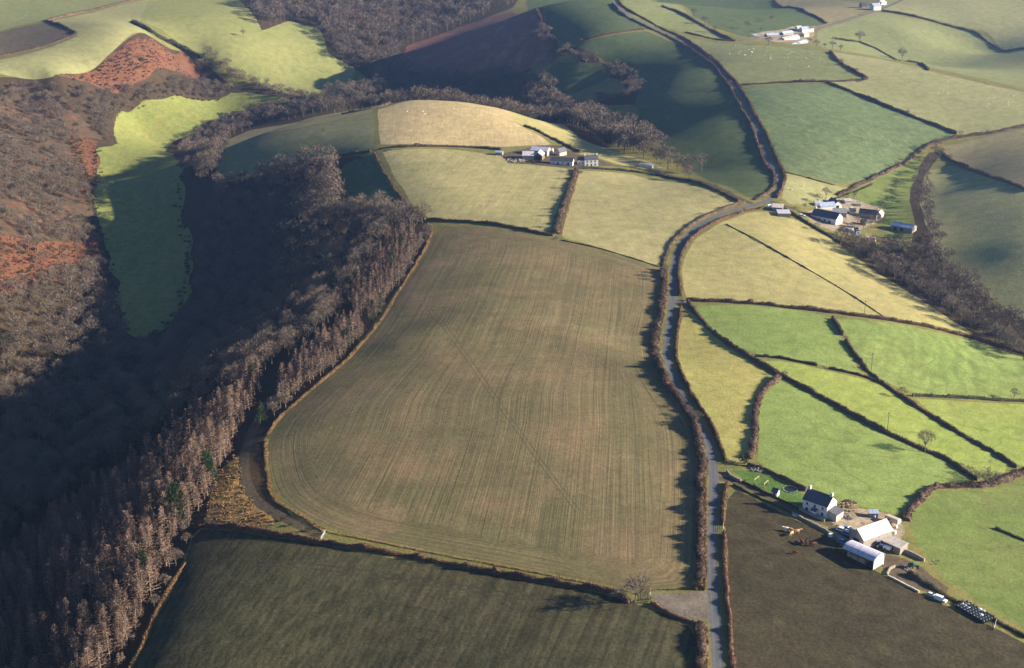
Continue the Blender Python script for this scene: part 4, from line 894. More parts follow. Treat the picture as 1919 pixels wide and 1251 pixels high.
STUFF = {'broad': ('bare_woodland', 'bare grey and brown woodland trees in dense masses', 'woodland', 'bark', 'twig_grey'),
         'larch': ('larch_plantation', 'mass of brown leafless larches filling the plantation', 'plantation', 'larch_bark', 'twig_warm'),
         'ivy': ('ivy_trees', 'ivy-clad trees among the bare woods', 'trees', 'bark', 'gorse'), 'fir': ('conifer_mass', 'mass of dark conifers in the plantation', 'conifers', 'bark', 'evergreen'),
         'bush': ('gorse_scrub', 'mass of dark gorse scrub on the bracken slope', 'scrub', 'bark', 'gorse')}
CATS = {'ivy': 'tree', 'broad': 'tree', 'spread': 'tree', 'larch': 'larch', 'fir': 'conifer', 'bush': 'bush'}
for kind, lst in allT.items():
    lst.sort(key=lambda q: (q[0], q[1]))
    cap = 285
    for i, q in enumerate(lst[:cap]):
        put_tree(kind, int(trng.integers(0, 9)), q[6], q[7], q[8], q[2], q[3], q[4], q[5], CATS[kind])
    rest = lst[cap:]
    if rest:
        nm, lab, cat, mt, mc = STUFF[kind]
        Vs, Fs, Ms, o = [], [], [], 0
        for q in rest:
            (tv, tf), (cv_, cf_) = LOW[kind][int(trng.integers(0, len(LOW[kind])))]
            a = trng.uniform(0, 6.28); c, s_ = math.cos(a)*q[5], math.sin(a)*q[5]
            R = np.array([[c, s_, 0], [-s_, c, 0], [0, 0, q[5]]])
            for (vv, ff, mi) in ((tv, tf, 0), (cv_, cf_, 1)):
                Vs.append(vv@R+np.array([q[2], q[3], q[4]])); Fs.append(ff+o); Ms.append(np.full(len(ff), mi)); o += len(vv)
        me = np_mesh(nm, np.vstack(Vs), np.vstack(Fs), [MT[mt], MT[mc]])
        me.polygons.foreach_set('material_index', np.concatenate(Ms).astype(np.int32))
        ob = link(nm, me); tag(ob, lab, cat, None, 'stuff')
    print('TREES', kind, len(lst))
for kind, name, label, px, py, s, v in SINGLE:
    p = P1(px, py); put_tree(kind, v, name, label, None, p.x, p.y, p.z, s, CATS[kind])

# ------------------------------------------------------------------ bracken and dead grass tufts
MT['bracken'] = mat_twig('dead_bracken', (.20,.082,.045), (.155,.07,.042), (.25,.12,.06), scale=.2)
def tufts(name, label, cat, polys, per_m2, size, mat):
    Vs = []
    for s in polys:
        P = W(*pp(s)); x0, y0 = P.min(0); x1, y1 = P.max(0); n = int((x1-x0)*(y1-y0)*per_m2)
        q = np.column_stack([trng.uniform(x0, x1, n), trng.uniform(y0, y1, n)]); q = q[inside(P, q[:, 0], q[:, 1])]
        clump = np.sin(q[:, 0]*.55+np.sin(q[:, 1]*.3)*2)*np.sin(q[:, 1]*.47+np.cos(q[:, 0]*.21)*2) + trng.normal(0, .45, len(q)); q = q[clump > -.25]
        k = 5; c = np.repeat(np.column_stack([q, Hxy(q[:, 0], q[:, 1])]), k, 0); m = len(c)
        d = np.column_stack([trng.normal(0, .6, m), trng.normal(0, .6, m), trng.uniform(.5, 1.0, m)]); d /= np.linalg.norm(d, axis=1)[:, None]
        L = (size*trng.uniform(.5, 1.3, m))[:, None]; sd = np.cross(d, trng.normal(0, 1, (m, 3))); sd /= np.linalg.norm(sd, axis=1)[:, None]
        Vs.append(np.stack([c-sd*size*.22, c+sd*size*.22, c+d*L], 1).reshape(-1, 3))
    V = np.vstack(Vs); me = np_mesh(name, V, np.arange(len(V)).reshape(-1, 3), MT[mat]); tag(link(name, me), label, cat, None, 'stuff')
tufts('bracken', 'rust-coloured dead bracken covering the left hillsides', 'bracken', ['205,105 290,75 340,95 378,125 370,150 250,162 160,152 105,145', '130,250 180,265 183,300 180,380 165,370 140,330', '0,560 0,440 70,450 130,455 180,430 195,470 120,520'], .22, 1.5, 'bracken')
tufts('dead_grass', 'golden tufts of dead grass in the triangle by the forest track', 'dead grass', ['400,905 440,850 452,880 458,915 478,945 520,985 470,988 380,978'], 1.2, .8, 'dead_grass')
# ------------------------------------------------------------------ buildings
MW = {
 'white': mat_plain('whitewash', (.66,.63,.58), .14, .6, .9, .1), 'cream': mat_plain('cream_render', (.50,.44,.35), .12, .6, .9, .1),
 'stone': mat_plain('rubble_stone', (.26,.23,.20), .3, 1.4, .95, .1), 'slate': mat_plain('slate', (.075,.078,.095), .22, 1.2, .6, .3),
 'sheet': mat_sheet('pale_sheeting', (.50,.46,.42)), 'grey_sheet': mat_sheet('grey_asbestos_sheet', (.36,.36,.38)),
 'lilac_sheet': mat_sheet('galvanised_sheet', (.48,.47,.56)), 'blue_sheet': mat_sheet('blue_grey_sheet', (.33,.40,.55)),
 'glass': mat_plain('window_glass', (.03,.035,.05), .2, 2, .15, .5), 'door': mat_plain('painted_door', (.10,.06,.04), .2, 3, .6, .3),
 'brick': mat_plain('chimney_brick', (.55,.42,.33), .2, 3, .9, .1), 'wood': mat_plain('weathered_timber', (.16,.12,.085), .25, 4, .9, .1),
 'newwood': mat_plain('new_timber', (.42,.35,.20), .15, 4, .8, .1), 'dark': mat_plain('doorway_shade_and_dark_scrap', (.03,.028,.028), .2, 3, .9, .1),
 'whitep': mat_plain('white_paint', (.80,.80,.80), .05, 2, .5, .4), 'bluep': mat_plain('blue_paint', (.16,.25,.45), .08, 2, .35, .5),
 'tyre': mat_plain('rubber', (.025,.025,.027), .1, 3, .85, .2), 'redp': mat_plain('red_paint', (.32,.06,.04), .1, 2, .45, .4),
 'greenp': mat_plain('green_paint', (.06,.18,.07), .1, 2, .45, .4), 'galv': mat_plain('galvanised_metal', (.55,.56,.58), .1, 3, .4, .5, .4),
 'wrap': mat_plain('black_bale_wrap', (.02,.024,.028), .3, 1.5, .38, .5), 'bale_glint': mat_plain('painted_bale_glint', (.55,.6,.6), .15, 1.5, .35, .5),
 'pond': mat_plain('pond_water', (.012,.018,.014), .2, .5, .25, .3), 'rock': mat_plain('pale_stones', (.30,.27,.23), .3, 2, .95, .1, rnd=.3),
 'straw': mat_plain('rubble_heap', (.40,.31,.20), .4, 2.5, .95, .1),
}
def place(pa, pb):
    a = P1(*pa); b = P1(*pb); d = b-a; d.z = 0
    L = d.length; rz = math.atan2(d.y, d.x); z = min(G(a.x, a.y), G(b.x, b.y))
    return a, L, rz, z
def building(label, pa, pb, D, eaves, ridge, wall='stone', roof='slate', name='barn', cat='barn', group=None, windows=(), doors=(), chim=(), hip=None,
             mono=False, across=False, gable_win=(), over=.25, low=False, L=None, open_front=False, back=None):
    """front wall from pixel pa to pb; depth D away from the viewer. windows: (x fraction, sill z, w, h)"""
    a, L0, rz, z = place(pa, pb); L = L or L0
    t = thing(name, label, cat, (a.x, a.y, z), rz, group)
    zb = -2.0; rise = ridge-eaves
    if across:   # ridge runs front to back: swap axes by building in rotated frame
        def tr(p): return (L-p[1], p[0], p[2])
        Lx, Dy = D, L
    else:
        def tr(p): return p
        Lx, Dy = L, D
    w = MB()
    if mono:
        w.hexa([tr((0,0,zb)),tr((Lx,0,zb)),tr((Lx,Dy,zb)),tr((0,Dy,zb))], [tr((0,0,eaves)),tr((Lx,0,eaves)),tr((Lx,Dy,ridge)),tr((0,Dy,ridge))])
    else:
        n = len(w.V)
        for x in (0, Lx): w.V += [tr((x,0,zb)),tr((x,Dy,zb)),tr((x,Dy,eaves)),tr((x,Dy/2,ridge-.05)),tr((x,0,eaves))]
        w.F += [(0,4,3,2,1),(5,6,7,8,9),(0,5,9,4),(1,2,7,6),(4,9,8,3),(2,3,8,7),(0,1,6,5)]
    w.build('wall', MW[wall], t)
    th = .14; s = rise/(Dy if mono else Dy/2)
    rb = None
    if mono:
        r = MB(); r.hexa([tr((-over,-over,eaves-over*s+.03)),tr((Lx+over,-over,eaves-over*s+.03)),tr((Lx+over,Dy+over,ridge+over*s+.03)),tr((-over,Dy+over,ridge+over*s+.03))],
                         [tr((-over,-over,eaves-over*s+.03+th)),tr((Lx+over,-over,eaves-over*s+.03+th)),tr((Lx+over,Dy+over,ridge+over*s+.03+th)),tr((-over,Dy+over,ridge+over*s+.03+th))])
        rb = r.build('roof', MW[roof], t)
    else:
        for sgn in (0, 1):
            y0 = -over if sgn == 0 else Dy+over
            r = MB(); zl = eaves-over*s+.03
            r.hexa([tr((-over,y0,zl)),tr((Lx+over,y0,zl)),tr((Lx+over,Dy/2,ridge+.03)),tr((-over,Dy/2,ridge+.03))],
                   [tr((-over,y0,zl+th)),tr((Lx+over,y0,zl+th)),tr((Lx+over,Dy/2,ridge+.03+th)),tr((-over,Dy/2,ridge+.03+th))])
            q = r.build('roof', MW[roof], t); rb = rb or q
        rc = MB(); rc.tube(tr((-over,Dy/2,ridge+.16)), tr((Lx+over,Dy/2,ridge+.16)), .12, .12, 6); rc.build('ridge_tiles', MW['slate' if roof == 'slate' else roof], rb)
    for (fx, zs, ww, hh) in windows:
        x = L*fx; f = MB(); f.box(x-ww/2-.08, x+ww/2+.08, -.06, .03, zs-.08, zs+hh+.08); fo = f.build('window', MW['whitep'], t)
        MB().box(x-ww/2, x+ww/2, -.075, -.055, zs, zs+hh).build('pane', MW['glass'], fo)
        MB().box(x-ww/2-.15, x+ww/2+.15, -.16, .02, zs-.2, zs-.09).build('sill', MW['stone'], fo)
    for (fx, ww, hh, m) in doors:
        x = L*fx; MB().box(x-ww/2, x+ww/2, -.06, .03, .0, hh).build('door', MW[m], t)  # slabs in the dark material paint the shade of an open doorway
    for (side, zs, ww, hh, fy) in gable_win:
        x = 0 if side < 0 else L; y = D*fy
        MB().box(x-.05 if side < 0 else x-.02, x+.02 if side < 0 else x+.05, y-ww/2, y+ww/2, zs, zs+hh).build('window', MW['glass'], t)
    for fx, hgt, m in chim:
        x = .45+(L-.9)*fx; c = MB(); c.box(x-.45, x+.45, D/2-.4, D/2+.4, ridge-.9, ridge+hgt); c.box(x-.52, x+.52, D/2-.47, D/2+.47, ridge+hgt-.22, ridge+hgt-.05)
        co = c.build('chimney', MW[m], t)
        for k in (-.2, .2): MB().tube((x+k, D/2, ridge+hgt), (x+k, D/2, ridge+hgt+.4), .12, .1, 6).build('chimney_pot', MW['brick'], co)
    return t
# --- near farm
house = building('white two-storey farmhouse with dark slate roof and two end chimneys', (1503.5,954), (1548.5,972.5), 6.8, 4.7, 7.4, 'white', 'slate', 'farmhouse', 'house',
   windows=[(.18,3.1,.8,.9),(.5,3.1,.8,.9),(.82,3.1,.8,.9),(.18,.9,.9,1.1),(.82,.9,.9,1.1)], doors=[(.52,.95,2.0,'door')], chim=[(0,1.3,'white'),(1,1.3,'white')])
hx = house.matrix_basis
def hloc(x, y): return (math.cos(house.rotation_euler.z)*x-math.sin(house.rotation_euler.z)*y+house.location.x, math.sin(house.rotation_euler.z)*x+math.cos(house.rotation_euler.z)*y+house.location.y)
_, HL, hrz, _ = place((1503.5,954), (1548.5,972.5))
po = MB(); po.box(HL*.52-.9, HL*.52+.9, -1.3, -.004, -1.0, 2.1); po.build('porch', MW['white'], house)
pr_ = MB(); pr_.hexa([(HL*.52-1.1,-1.5,2.1),(HL*.52+1.1,-1.5,2.1),(HL*.52+1.1,-.01,2.7),(HL*.52-1.1,-.01,2.7)], [(HL*.52-1.1,-1.5,2.2),(HL*.52+1.1,-1.5,2.2),(HL*.52+1.1,-.01,2.8),(HL*.52-1.1,-.01,2.8)]); pr_.build('porch_roof', MW['slate'], house)
ax = MB(); ax.hexa([(HL+.004,.7,-2),(HL+3.4,.7,-2),(HL+3.4,5.6,-2),(HL+.004,5.6,-2)], [(HL+.004,.7,3.1),(HL+3.4,.7,2.2),(HL+3.4,5.6,2.2),(HL+.004,5.6,3.1)]); ax.build('annexe', MW['cream'], house)
ar = MB(); ar.hexa([(HL+.01,.5,3.14),(HL+3.6,.5,2.2),(HL+3.6,5.8,2.2),(HL+.01,5.8,3.14)], [(HL+.01,.5,3.26),(HL+3.6,.5,2.32),(HL+3.6,5.8,2.32),(HL+.01,5.8,3.26)]); ar.build('annexe_roof', MW['slate'], house)
building('stone barn in the yard with a bright pale roof slope and grey gable', (1591,1013), (1617,1030), 13.5, 3.6, 6.3, 'stone', 'sheet', across=True, doors=[(.5,2.6,2.8,'dark')])
building('long low shed with a flat pale sunlit roof beside the stone barn', (1641,1016), (1686,1040), 4.2, 2.5, 2.9, 'stone', 'sheet', 'shed', 'shed', mono=True, doors=[(.3,2.4,2.0,'dark'),(.6,2.4,2.0,'dark')])
building('small blue-roofed lean-to on the upper side of the farmyard', (1629,969), (1645,971), 2.2, 1.8, 2.1, 'stone', 'blue_sheet', 'shed', 'shed', mono=True)
# dutch barn with a barrel roof on posts
a, L, rz, z = place((1579,1040), (1636,1069)); Wb = 6.2
db = thing('dutch_barn', 'open-sided dutch barn with lilac barrel roof beside the muddy field', 'barn', (a.x, a.y, z), rz)
for yy in (.1, Wb-.1):
    for k in range(5): x = .2+(L-.4)*k/4; MB().box(x-.09, x+.09, yy-.09, yy+.09, -1, 3.4).build('post', MW['wood'], db)
rm = MB(); k = 10
for i in range(k):
    t0, t1 = math.pi*i/k, math.pi*(i+1)/k
    f = lambda th, r_: (Wb/2-math.cos(th)*(Wb/2+.15)*r_, 3.35+math.sin(th)*1.5*r_)
    (ya, za), (yb, zb_) = f(t0, 1), f(t1, 1); (yc, zc), (yd, zd) = f(t0, .965), f(t1, .965)
    rm.hexa([(-.2,yc,zc),(L+.2,yc,zc),(L+.2,yd,zd),(-.2,yd,zd)], [(-.2,ya,za),(L+.2,ya,za),(L+.2,yb,zb_),(-.2,yb,zb_)])
rm.build('roof', MW['lilac_sheet'], db)
g = MB(); g.V = [(L-.05,.1,3.35)]+[(L-.05, Wb/2-math.cos(math.pi*i/10)*Wb/2*.97, 3.35+math.sin(math.pi*i/10)*1.42) for i in range(1,10)]+[(L-.05,Wb-.1,3.35),(L-.05,Wb-.1,.2),(L-.05,.1,.2)]
g.F = [tuple(range(len(g.V)))]; g.build('gable_sheet', MW['lilac_sheet'], db)
MB().box(.1, L-.1, Wb-.14, Wb-.02, -.5, 3.3).build('back_sheet', MW['grey_sheet'], db)
MB().box(1, L-4, 1.0, Wb-1, -.5, 1.9).build('stacked_hay', MW['straw'], db)
wh = building('small timber playhouse with a sunlit white gable on the lawn', (1446,928), (1456,931), 2.2, 1.7, 2.6, 'white', 'slate', 'playhouse', 'playhouse', doors=[(.5,.7,1.4,'door')], L=2.0)
for k, (p0, p1, lab) in enumerate([((1413,906),(1422,899),'left of two pale timber swing frames on the lawn'), ((1431,914),(1439,907),'right of two pale timber swing frames on the lawn')]):
    a, L, rz, z = place(p0, p1); t = thing('swing_frame', lab, 'swing frame', (a.x, a.y, z), rz, 'swing frames on the lawn')
    MB().box(0, L, -.09, .09, 1.55, 1.74).build('beam', MW['newwood'], t)
    for x in (.1, L-.1):
        for s in (-1, 1): MB().tube((x, s*.6, -.1), (x, 0, 1.55), .07, .06, 5).build('leg', MW['newwood'], t)
# pond with stone rim
c = P1(1481, 917)
pond = thing('garden_pond', 'oval dark garden pond with a pale stone rim on the lawn', 'pond', (c.x, c.y, c.z+.03))
pm = MB(); ring = [(2.3*math.cos(2*math.pi*i/24), 2.5*math.sin(2*math.pi*i/24)) for i in range(24)]
pm.hexa([(x, y, -.25) for x, y in ring], [(x, y, .10) for x, y in ring]); pm.build('water', MW['pond'], pond)
rs = random.Random(3)
for i in range(22):
    a_ = 2*math.pi*i/22; x, y = 2.5*math.cos(a_), 2.7*math.sin(a_); s = rs.uniform(.22, .36)
    MB().hexa([(x-s,y-s,-.2),(x+s,y-s,-.2),(x+s,y+s,-.2),(x-s,y+s,-.2)], [(x-s*.7,y-s*.6,s),(x+s*.6,y-s*.7,s*.9),(x+s*.7,y+s*.6,s*.8),(x-s*.6,y+s*.7,s)]).build('stone', MW['rock'], pond)
def heap(label, px, py, rad, hgt, mat, n=40, name='rubble_heap', cat='heap', size=.3, seed=1):
    p = P1(px, py); r = random.Random(seed); m = MB()
    for i in range(n):
        a_, q = r.uniform(0, 6.28), math.sqrt(r.random())*rad; x, y = q*math.cos(a_), q*math.sin(a_); s = size*r.uniform(.5, 1.5); zt = hgt*(1-q/rad)*r.uniform(.5, 1)
        m.hexa([(x-s,y-s,-.3),(x+s,y-s*.8,-.3),(x+s*.8,y+s,-.3),(x-s,y+s*.9,-.3)], [(x-s*.6,y-s*.5,zt+s),(x+s*.5,y-s*.6,zt+s*.8),(x+s*.6,y+s*.5,zt+s*.7),(x-s*.5,y+s*.6,zt+s*.9)])
    o = m.build(name, MW[mat]); o.location = p; return tag(o, label, cat, None, 'stuff')
heap('heap of tan rubble and timber behind the white farmhouse', 1587, 950, 3.6, 1.2, 'straw', 60, seed=1)
heap('pale scattered rubble in the sunny yard beside the farmhouse', 1586, 968, 2.6, .5, 'rock', 50, seed=2)
heap('brown heap of brush at the field edge behind the farmhouse', 1592, 942, 2.4, 1.0, 'wood', 50, seed=3, name='brush_heap')
heap('heap of stones at the head of the garden hedge', 1417, 879, 3.0, .7, 'rock', 50, seed=4, name='stone_heap')
heap('scatter of pale scrap at the end of the broad hedge', 1703, 955, 2.2, .3, 'rock', 24, seed=5, name='scrap_heap', size=.22)
heap('muck heap on the track beyond the long shed', 1705, 1066, 2.2, .9, 'straw', 40, seed=6, name='muck_heap')
heap('scatter of pale stones in the pasture below the long shed', 1745, 1052, 3.5, .15, 'rock', 16, seed=7, name='stone_scatter', size=.2)
heap('scrap pile of bluish bits on the lower track', 1702, 1066, 1.5, .7, 'blue_sheet', 16, seed=8, name='scrap_pile')
def stone_wall(label, s, h=1.0, w=.5, mat='stone', name='stone_wall', cat='wall'):
    P = resample(W(*pp(s)), 1.5); nn, _ = normals2(P); r = random.Random(len(s)); m = MB(); o = P[0]; z0 = G(*o)
    for i in range(len(P)-1):
        hh = h*r.uniform(.85, 1.12); ww = w*r.uniform(.85, 1.1)/2
        q = [P[i]-nn[i]*ww, P[i+1]-nn[i+1]*ww, P[i+1]+nn[i+1]*ww, P[i]+nn[i]*ww]
        b = [(x-o[0], y-o[1], G(x, y)-z0-.4) for x, y in q]; t = [(x-o[0], y-o[1], G(x, y)-z0+hh) for x, y in q]
        m.hexa(b, t)
    ob = m.build(name, MW[mat]); ob.location = (o[0], o[1], z0); return tag(ob, label, cat)
stone_wall('low stone wall along the muddy field below the farmhouse', '1484,963 1520,981 1552,998 1575,1012', .9)
stone_wall('stone wall along the front garden of the farmhouse', '1497,954 1520,966 1545,977', .9)
stone_wall('stone wall running on past the end of the long shed', '1690,1034 1712,1042 1732,1052', 1.4, .6)
stone_wall('pale kerbed wall bending round the corner of the lower track', '1662,1078 1668,1066 1678,1062', .8)
stone_wall('pale low wall along the track towards the silage bales', '1664,1080 1690,1093 1722,1110', .6, .5, 'cream')
stone_wall('stone wall by the garden entrance on the lane', '1362,884 1372,896 1388,903', 1.1, .5)
# vehicles
def wheel(t, x, y, r_, w_=.25, par=None):
    o = MB().tube((x, y-w_/2, r_), (x, y+w_/2, r_), r_, r_, 10).build('wheel', MW['tyre'], t)
    MB().tube((x, y-w_/2-.015, r_), (x, y+w_/2+.015, r_), r_*.5, r_*.5, 8).build('rim', MW['galv'], o); return o
def car(label, px, py, rz, paint, scale=1.0, van=False, name=None):
    p = P1(px, py); t = thing(name or ('van' if van else 'car'), label, 'van' if van else 'car', (p.x, p.y, p.z), rz); L, w = (4.8, .95) if van else (4.2, .85)
    b = MB()
    b.hexa([(0,-w,.3),(L,-w,.3),(L,w,.3),(0,w,.3)], [(.05,-w,.85),(L-.05,-w,.85),(L-.05,w,.85),(.05,w,.85)]).build('body', MW[paint], t)
    if van: c = [(.05,1.0,.05,1.75)]; x0, x1, x2, x3, zt = .05, L-1.1, .1, L-1.7, 1.95
    else: x0, x1, x2, x3, zt = .25, L-1.1, .8, L-1.9, 1.42
    MB().hexa([(x0,-w+.04,.85),(x1,-w+.04,.85),(x1,w-.04,.85),(x0,w-.04,.85)], [(x2,-w+.16,zt-.04),(x3,-w+.16,zt-.04),(x3,w-.16,zt-.04),(x2,w-.16,zt-.04)]).build('windows', MW['glass'] if not van else MW[paint], t)
    MB().hexa([(x2-.05,-w+.14,zt-.04),(x3+.05,-w+.14,zt-.04),(x3+.05,w-.14,zt-.04),(x2-.05,w-.14,zt-.04)], [(x2,-w+.2,zt+.03),(x3,-w+.2,zt+.03),(x3,w-.2,zt+.03),(x2,w-.2,zt+.03)]).build('roof', MW[paint], t)
    if van: MB().hexa([(x1-.02,-w+.1,.9),(x1+.02,-w+.1,.9),(x1+.02,w-.1,.9),(x1-.02,w-.1,.9)], [(x3+.1,-w+.2,zt-.1),(x3+.14,-w+.2,zt-.1),(x3+.14,w-.2,zt-.1),(x3+.1,w-.2,zt-.1)]).build('windscreen', MW['glass'], t)
    for x in (.75, L-.8):
        for y in (-w+.1, w-.1): wheel(t, x, y, .32)
    for y in (-w+.25, w-.25): MB().box(L-.06, L+.02, y-.14, y+.14, .6, .76).build('headlight', MW['whitep'], t)
    t.scale = (scale,)*3; return t
car('blue-white car parked nearest the farmhouse gate', 1568, 992, hrz+.1, 'whitep'); car('pale blue car parked beside the white one in the yard', 1578, 999, hrz, 'bluep')
car('second blue car parked lower in the yard', 1580, 989, hrz-.15, 'bluep'); car('blue car by the wall beside the lilac barn', 1571, 1014, hrz, 'bluep', .9)
car('white van parked on the track beside the silage bales', 1752, 1121, hrz, 'whitep', .8, True); car('small white car behind the white van by the bales', 1737, 1113, hrz, 'whitep', .7)
def trailer(label, px, py, rz, L, w, h, mat, name='trailer', cat='trailer'):
    p = P1(px, py); t = thing(name, label, cat, (p.x, p.y, p.z), rz); b = MB()
    b.hexa([(.1,-w/2,.6),(L-.1,-w/2,.6),(L-.1,w/2,.6),(.1,w/2,.6)], [(0,-w/2,h*.8),(L,-w/2,h*.8),(L,w/2,h*.8),(0,w/2,h*.8)])
    b.hexa([(0,-w/2,h*.8),(L,-w/2,h*.8),(L,w/2,h*.8),(0,w/2,h*.8)], [(.3,-w/2+.25,h),(L-.3,-w/2+.25,h),(L-.3,w/2-.25,h),(.3,w/2-.25,h)]); b.build('body', MW[mat], t)
    for y in (-w/2+.1, w/2-.1): wheel(t, L*.5, y, .33)
    MB().box(L*.2, L*.4, -w/2-.02, -w/2+.03, h*.45, h*.7).build('window', MW['glass'], t); MB().tube((L, 0, .55), (L+1, 0, .5), .05, .05, 5).build('drawbar', MW['galv'], t)
    return t
trailer('long pale old caravan at the end of the broad hedge', 1660, 974, hrz-.12, 5.4, 2.1, 2.3, 'cream', 'caravan', 'caravan')
trailer('small pink-white trailer in front of the long shed', 1656, 1028, hrz, 2.6, 1.6, 1.5, 'whitep')
# tractor
def tractor(label, px, py, rz, paint):
    p = P1(px, py); t = thing('tractor', label, 'tractor', (p.x, p.y, p.z), rz)
    MB().box(1.1, 3.0, -.35, .35, .7, 1.35).build('bonnet', MW[paint], t); MB().box(-.1, 1.1, -.65, .65, .75, 1.2).build('body', MW[paint], t)
    MB().hexa([(0,-.6,1.2),(1.1,-.6,1.2),(1.1,.6,1.2),(0,.6,1.2)], [(.1,-.52,2.3),(.95,-.52,2.3),(.95,.52,2.3),(.1,.52,2.3)]).build('cab', MW['glass'], t); MB().box(0, 1.05, -.6, .6, 2.3, 2.4).build('roof', MW[paint], t)
    for y in (-.85, .85): wheel(t, .35, y, .75, .4); wheel(t, 2.6, y*.8, .42, .28)
    MB().tube((2.2, .2, 1.35), (2.2, .2, 2.1), .04, .04, 5).build('exhaust', MW['galv'], t)
tractor('blue tractor parked in front of the long shed', 1643, 1024, hrz+.3, 'bluep')
tractor('dark tractor among the clutter on the lower track', 1704, 1064, hrz+.6, 'greenp')
def box_thing(label, px, py, rz, sx, sy, sz, mat, name, cat, lidm=None):
    p = P1(px, py); t = thing(name, label, cat, (p.x, p.y, p.z), rz)
    MB().hexa([(-sx/2,-sy/2,-.1),(sx/2,-sy/2,-.1),(sx/2,sy/2,-.1),(-sx/2,sy/2,-.1)], [(-sx*.47,-sy*.47,sz),(sx*.47,-sy*.47,sz),(sx*.47,sy*.47,sz),(-sx*.47,sy*.47,sz)]).build('body', MW[mat], t)
    MB().box(-sx*.5, sx*.5, -sy*.5, sy*.5, sz, sz+.08).build('rim', MW[lidm or mat], t); return t
box_thing('white water tank beside the yard wall', 1556, 1005, hrz, 1.1, 1.1, 1.0, 'whitep', 'water_tank', 'tank'); box_thing('white tank on the muddy ground behind the barn', 1676, 999, hrz, 1.0, 1.0, .9, 'whitep', 'water_tank', 'tank')
box_thing('pale water trough on the track bank below the farmhouse', 1490, 967, hrz, 1.8, .8, .5, 'galv', 'water_trough', 'trough'); box_thing('white bin in the yard by the pale caravan', 1680, 989, .3, .5, .5, 1.0, 'whitep', 'bin', 'bin')
box_thing('pale stack of pallets in front of the blue lean-to', 1636, 968, hrz, 2.2, 1.2, .9, 'lilac_sheet', 'pallet_stack', 'pallets')
# silage bales
def bale_mesh(m):
    b = MB(); n = 14; prof = [(.52,0),(.60,.12),(.60,1.0),(.52,1.12),(.25,1.17)]
    for r_, z_ in prof: b.V += [(r_*math.cos(2*math.pi*i/n), r_*math.sin(2*math.pi*i/n), z_) for i in range(n)]
    for k in range(len(prof)-1): b.F += [(k*n+i, k*n+(i+1) % n, (k+1)*n+(i+1) % n, (k+1)*n+i) for i in range(n)]
    b.F.append(tuple(range((len(prof)-1)*n, len(prof)*n))); return b.mesh('bale', MW[m], True)
bale_b = bale_mesh('wrap'); bale_w = bale_mesh('bale_glint')
A, B, Cc = P1(1790, 1137), P1(1846, 1170), P1(1800, 1130); du = (B-A); dv = (Cc-A); L_ = du.length; du.normalize(); dv.z = 0; dv = Vector((-du.y, du.x, 0))
brz = math.atan2(du.y, du.x); br = random.Random(8)
end_m = MB().tube((-.605,0,.58),(-.58,0,.58), .40, .46, 12).mesh('end_cap', MW['bale_glint'])
for i in range(int(L_/1.22)):
    for j in range(5):
        q = A+du*(i*1.22+.6)+dv*(j*1.28)
        o = link('silage_bale', bale_w if br.random() < .10 else bale_b); o.location = (q.x, q.y, G(q.x, q.y)); o.rotation_euler = (0, 0, brz+math.pi/2+br.uniform(-.1, .1))  # a few bales coloured pale all over: painted highlights of the black wrap
        tag(o, 'black plastic-wrapped round silage bale in the block at lower right', 'bale', 'silage bales in the block')
# gates, posts and poles
gate_m = {}
def gate(label, pa, pb, mat='whitep', h=1.15, group=None):
    a, L, rz, z = place(pa, pb); t = thing('gate', label, 'gate', (a.x, a.y, z), rz, group)
    for k in range(5): MB().box(0, L, -.025, .025, .2+k*(h-.2)/4, .28+k*(h-.2)/4).build('bar', MW[mat], t)
    for x in (0, L/2, L): MB().box(x-.05, x+.05, -.04, .04, .1, h+.15).build('stile', MW[mat], t)
    for x in (-.16, L+.16): MB().box(x-.1, x+.1, -.1, .1, -.3, h+.3).build('post', MW['wood'], t)
gate('white gate at the field gateway beside the wide bare tree', (1219,1122), (1218,1109)); gate('white gate in the rusty hedge by the muddy field', (1356,997), (1355.5,985))
gate('pale gate at the end of the golden grass bank', (601,1013), (609,999), 'galv'); gate('pale gate at the right end of the silage bales', (1862,1180), (1867,1166), 'galv')
gate('small gate at the lane crossing above the yellow pasture', (1281,566), (1289,567), 'galv')
def pole(label, px, py, h=8.0):
    p = P1(px, py); t = thing('telegraph_pole', label, 'pole', (p.x, p.y, p.z))
    MB().tube((0,0,-.5), (0,0,h), .14, .10, 7).build('shaft', MW['wood'], t); MB().box(-.7, .7, -.06, .06, h-.5, h-.36).build('crossarm', MW['wood'], t)
    for x in (-.55, .55): MB().tube((x,0,h-.36), (x,0,h-.18), .05, .05, 6).build('insulator', MW['whitep'], t)
pole('telegraph pole in the bright pasture left of the lone round tree', 1663, 806); pole('telegraph pole by the hedge junction under the ridged pasture', 1633, 692)
pole('telegraph pole in the shaded pasture near the lane bend', 1335, 350, 7); pole('telegraph pole beyond the hedge at the far corner of the ridged pasture', 1620, 588, 7)
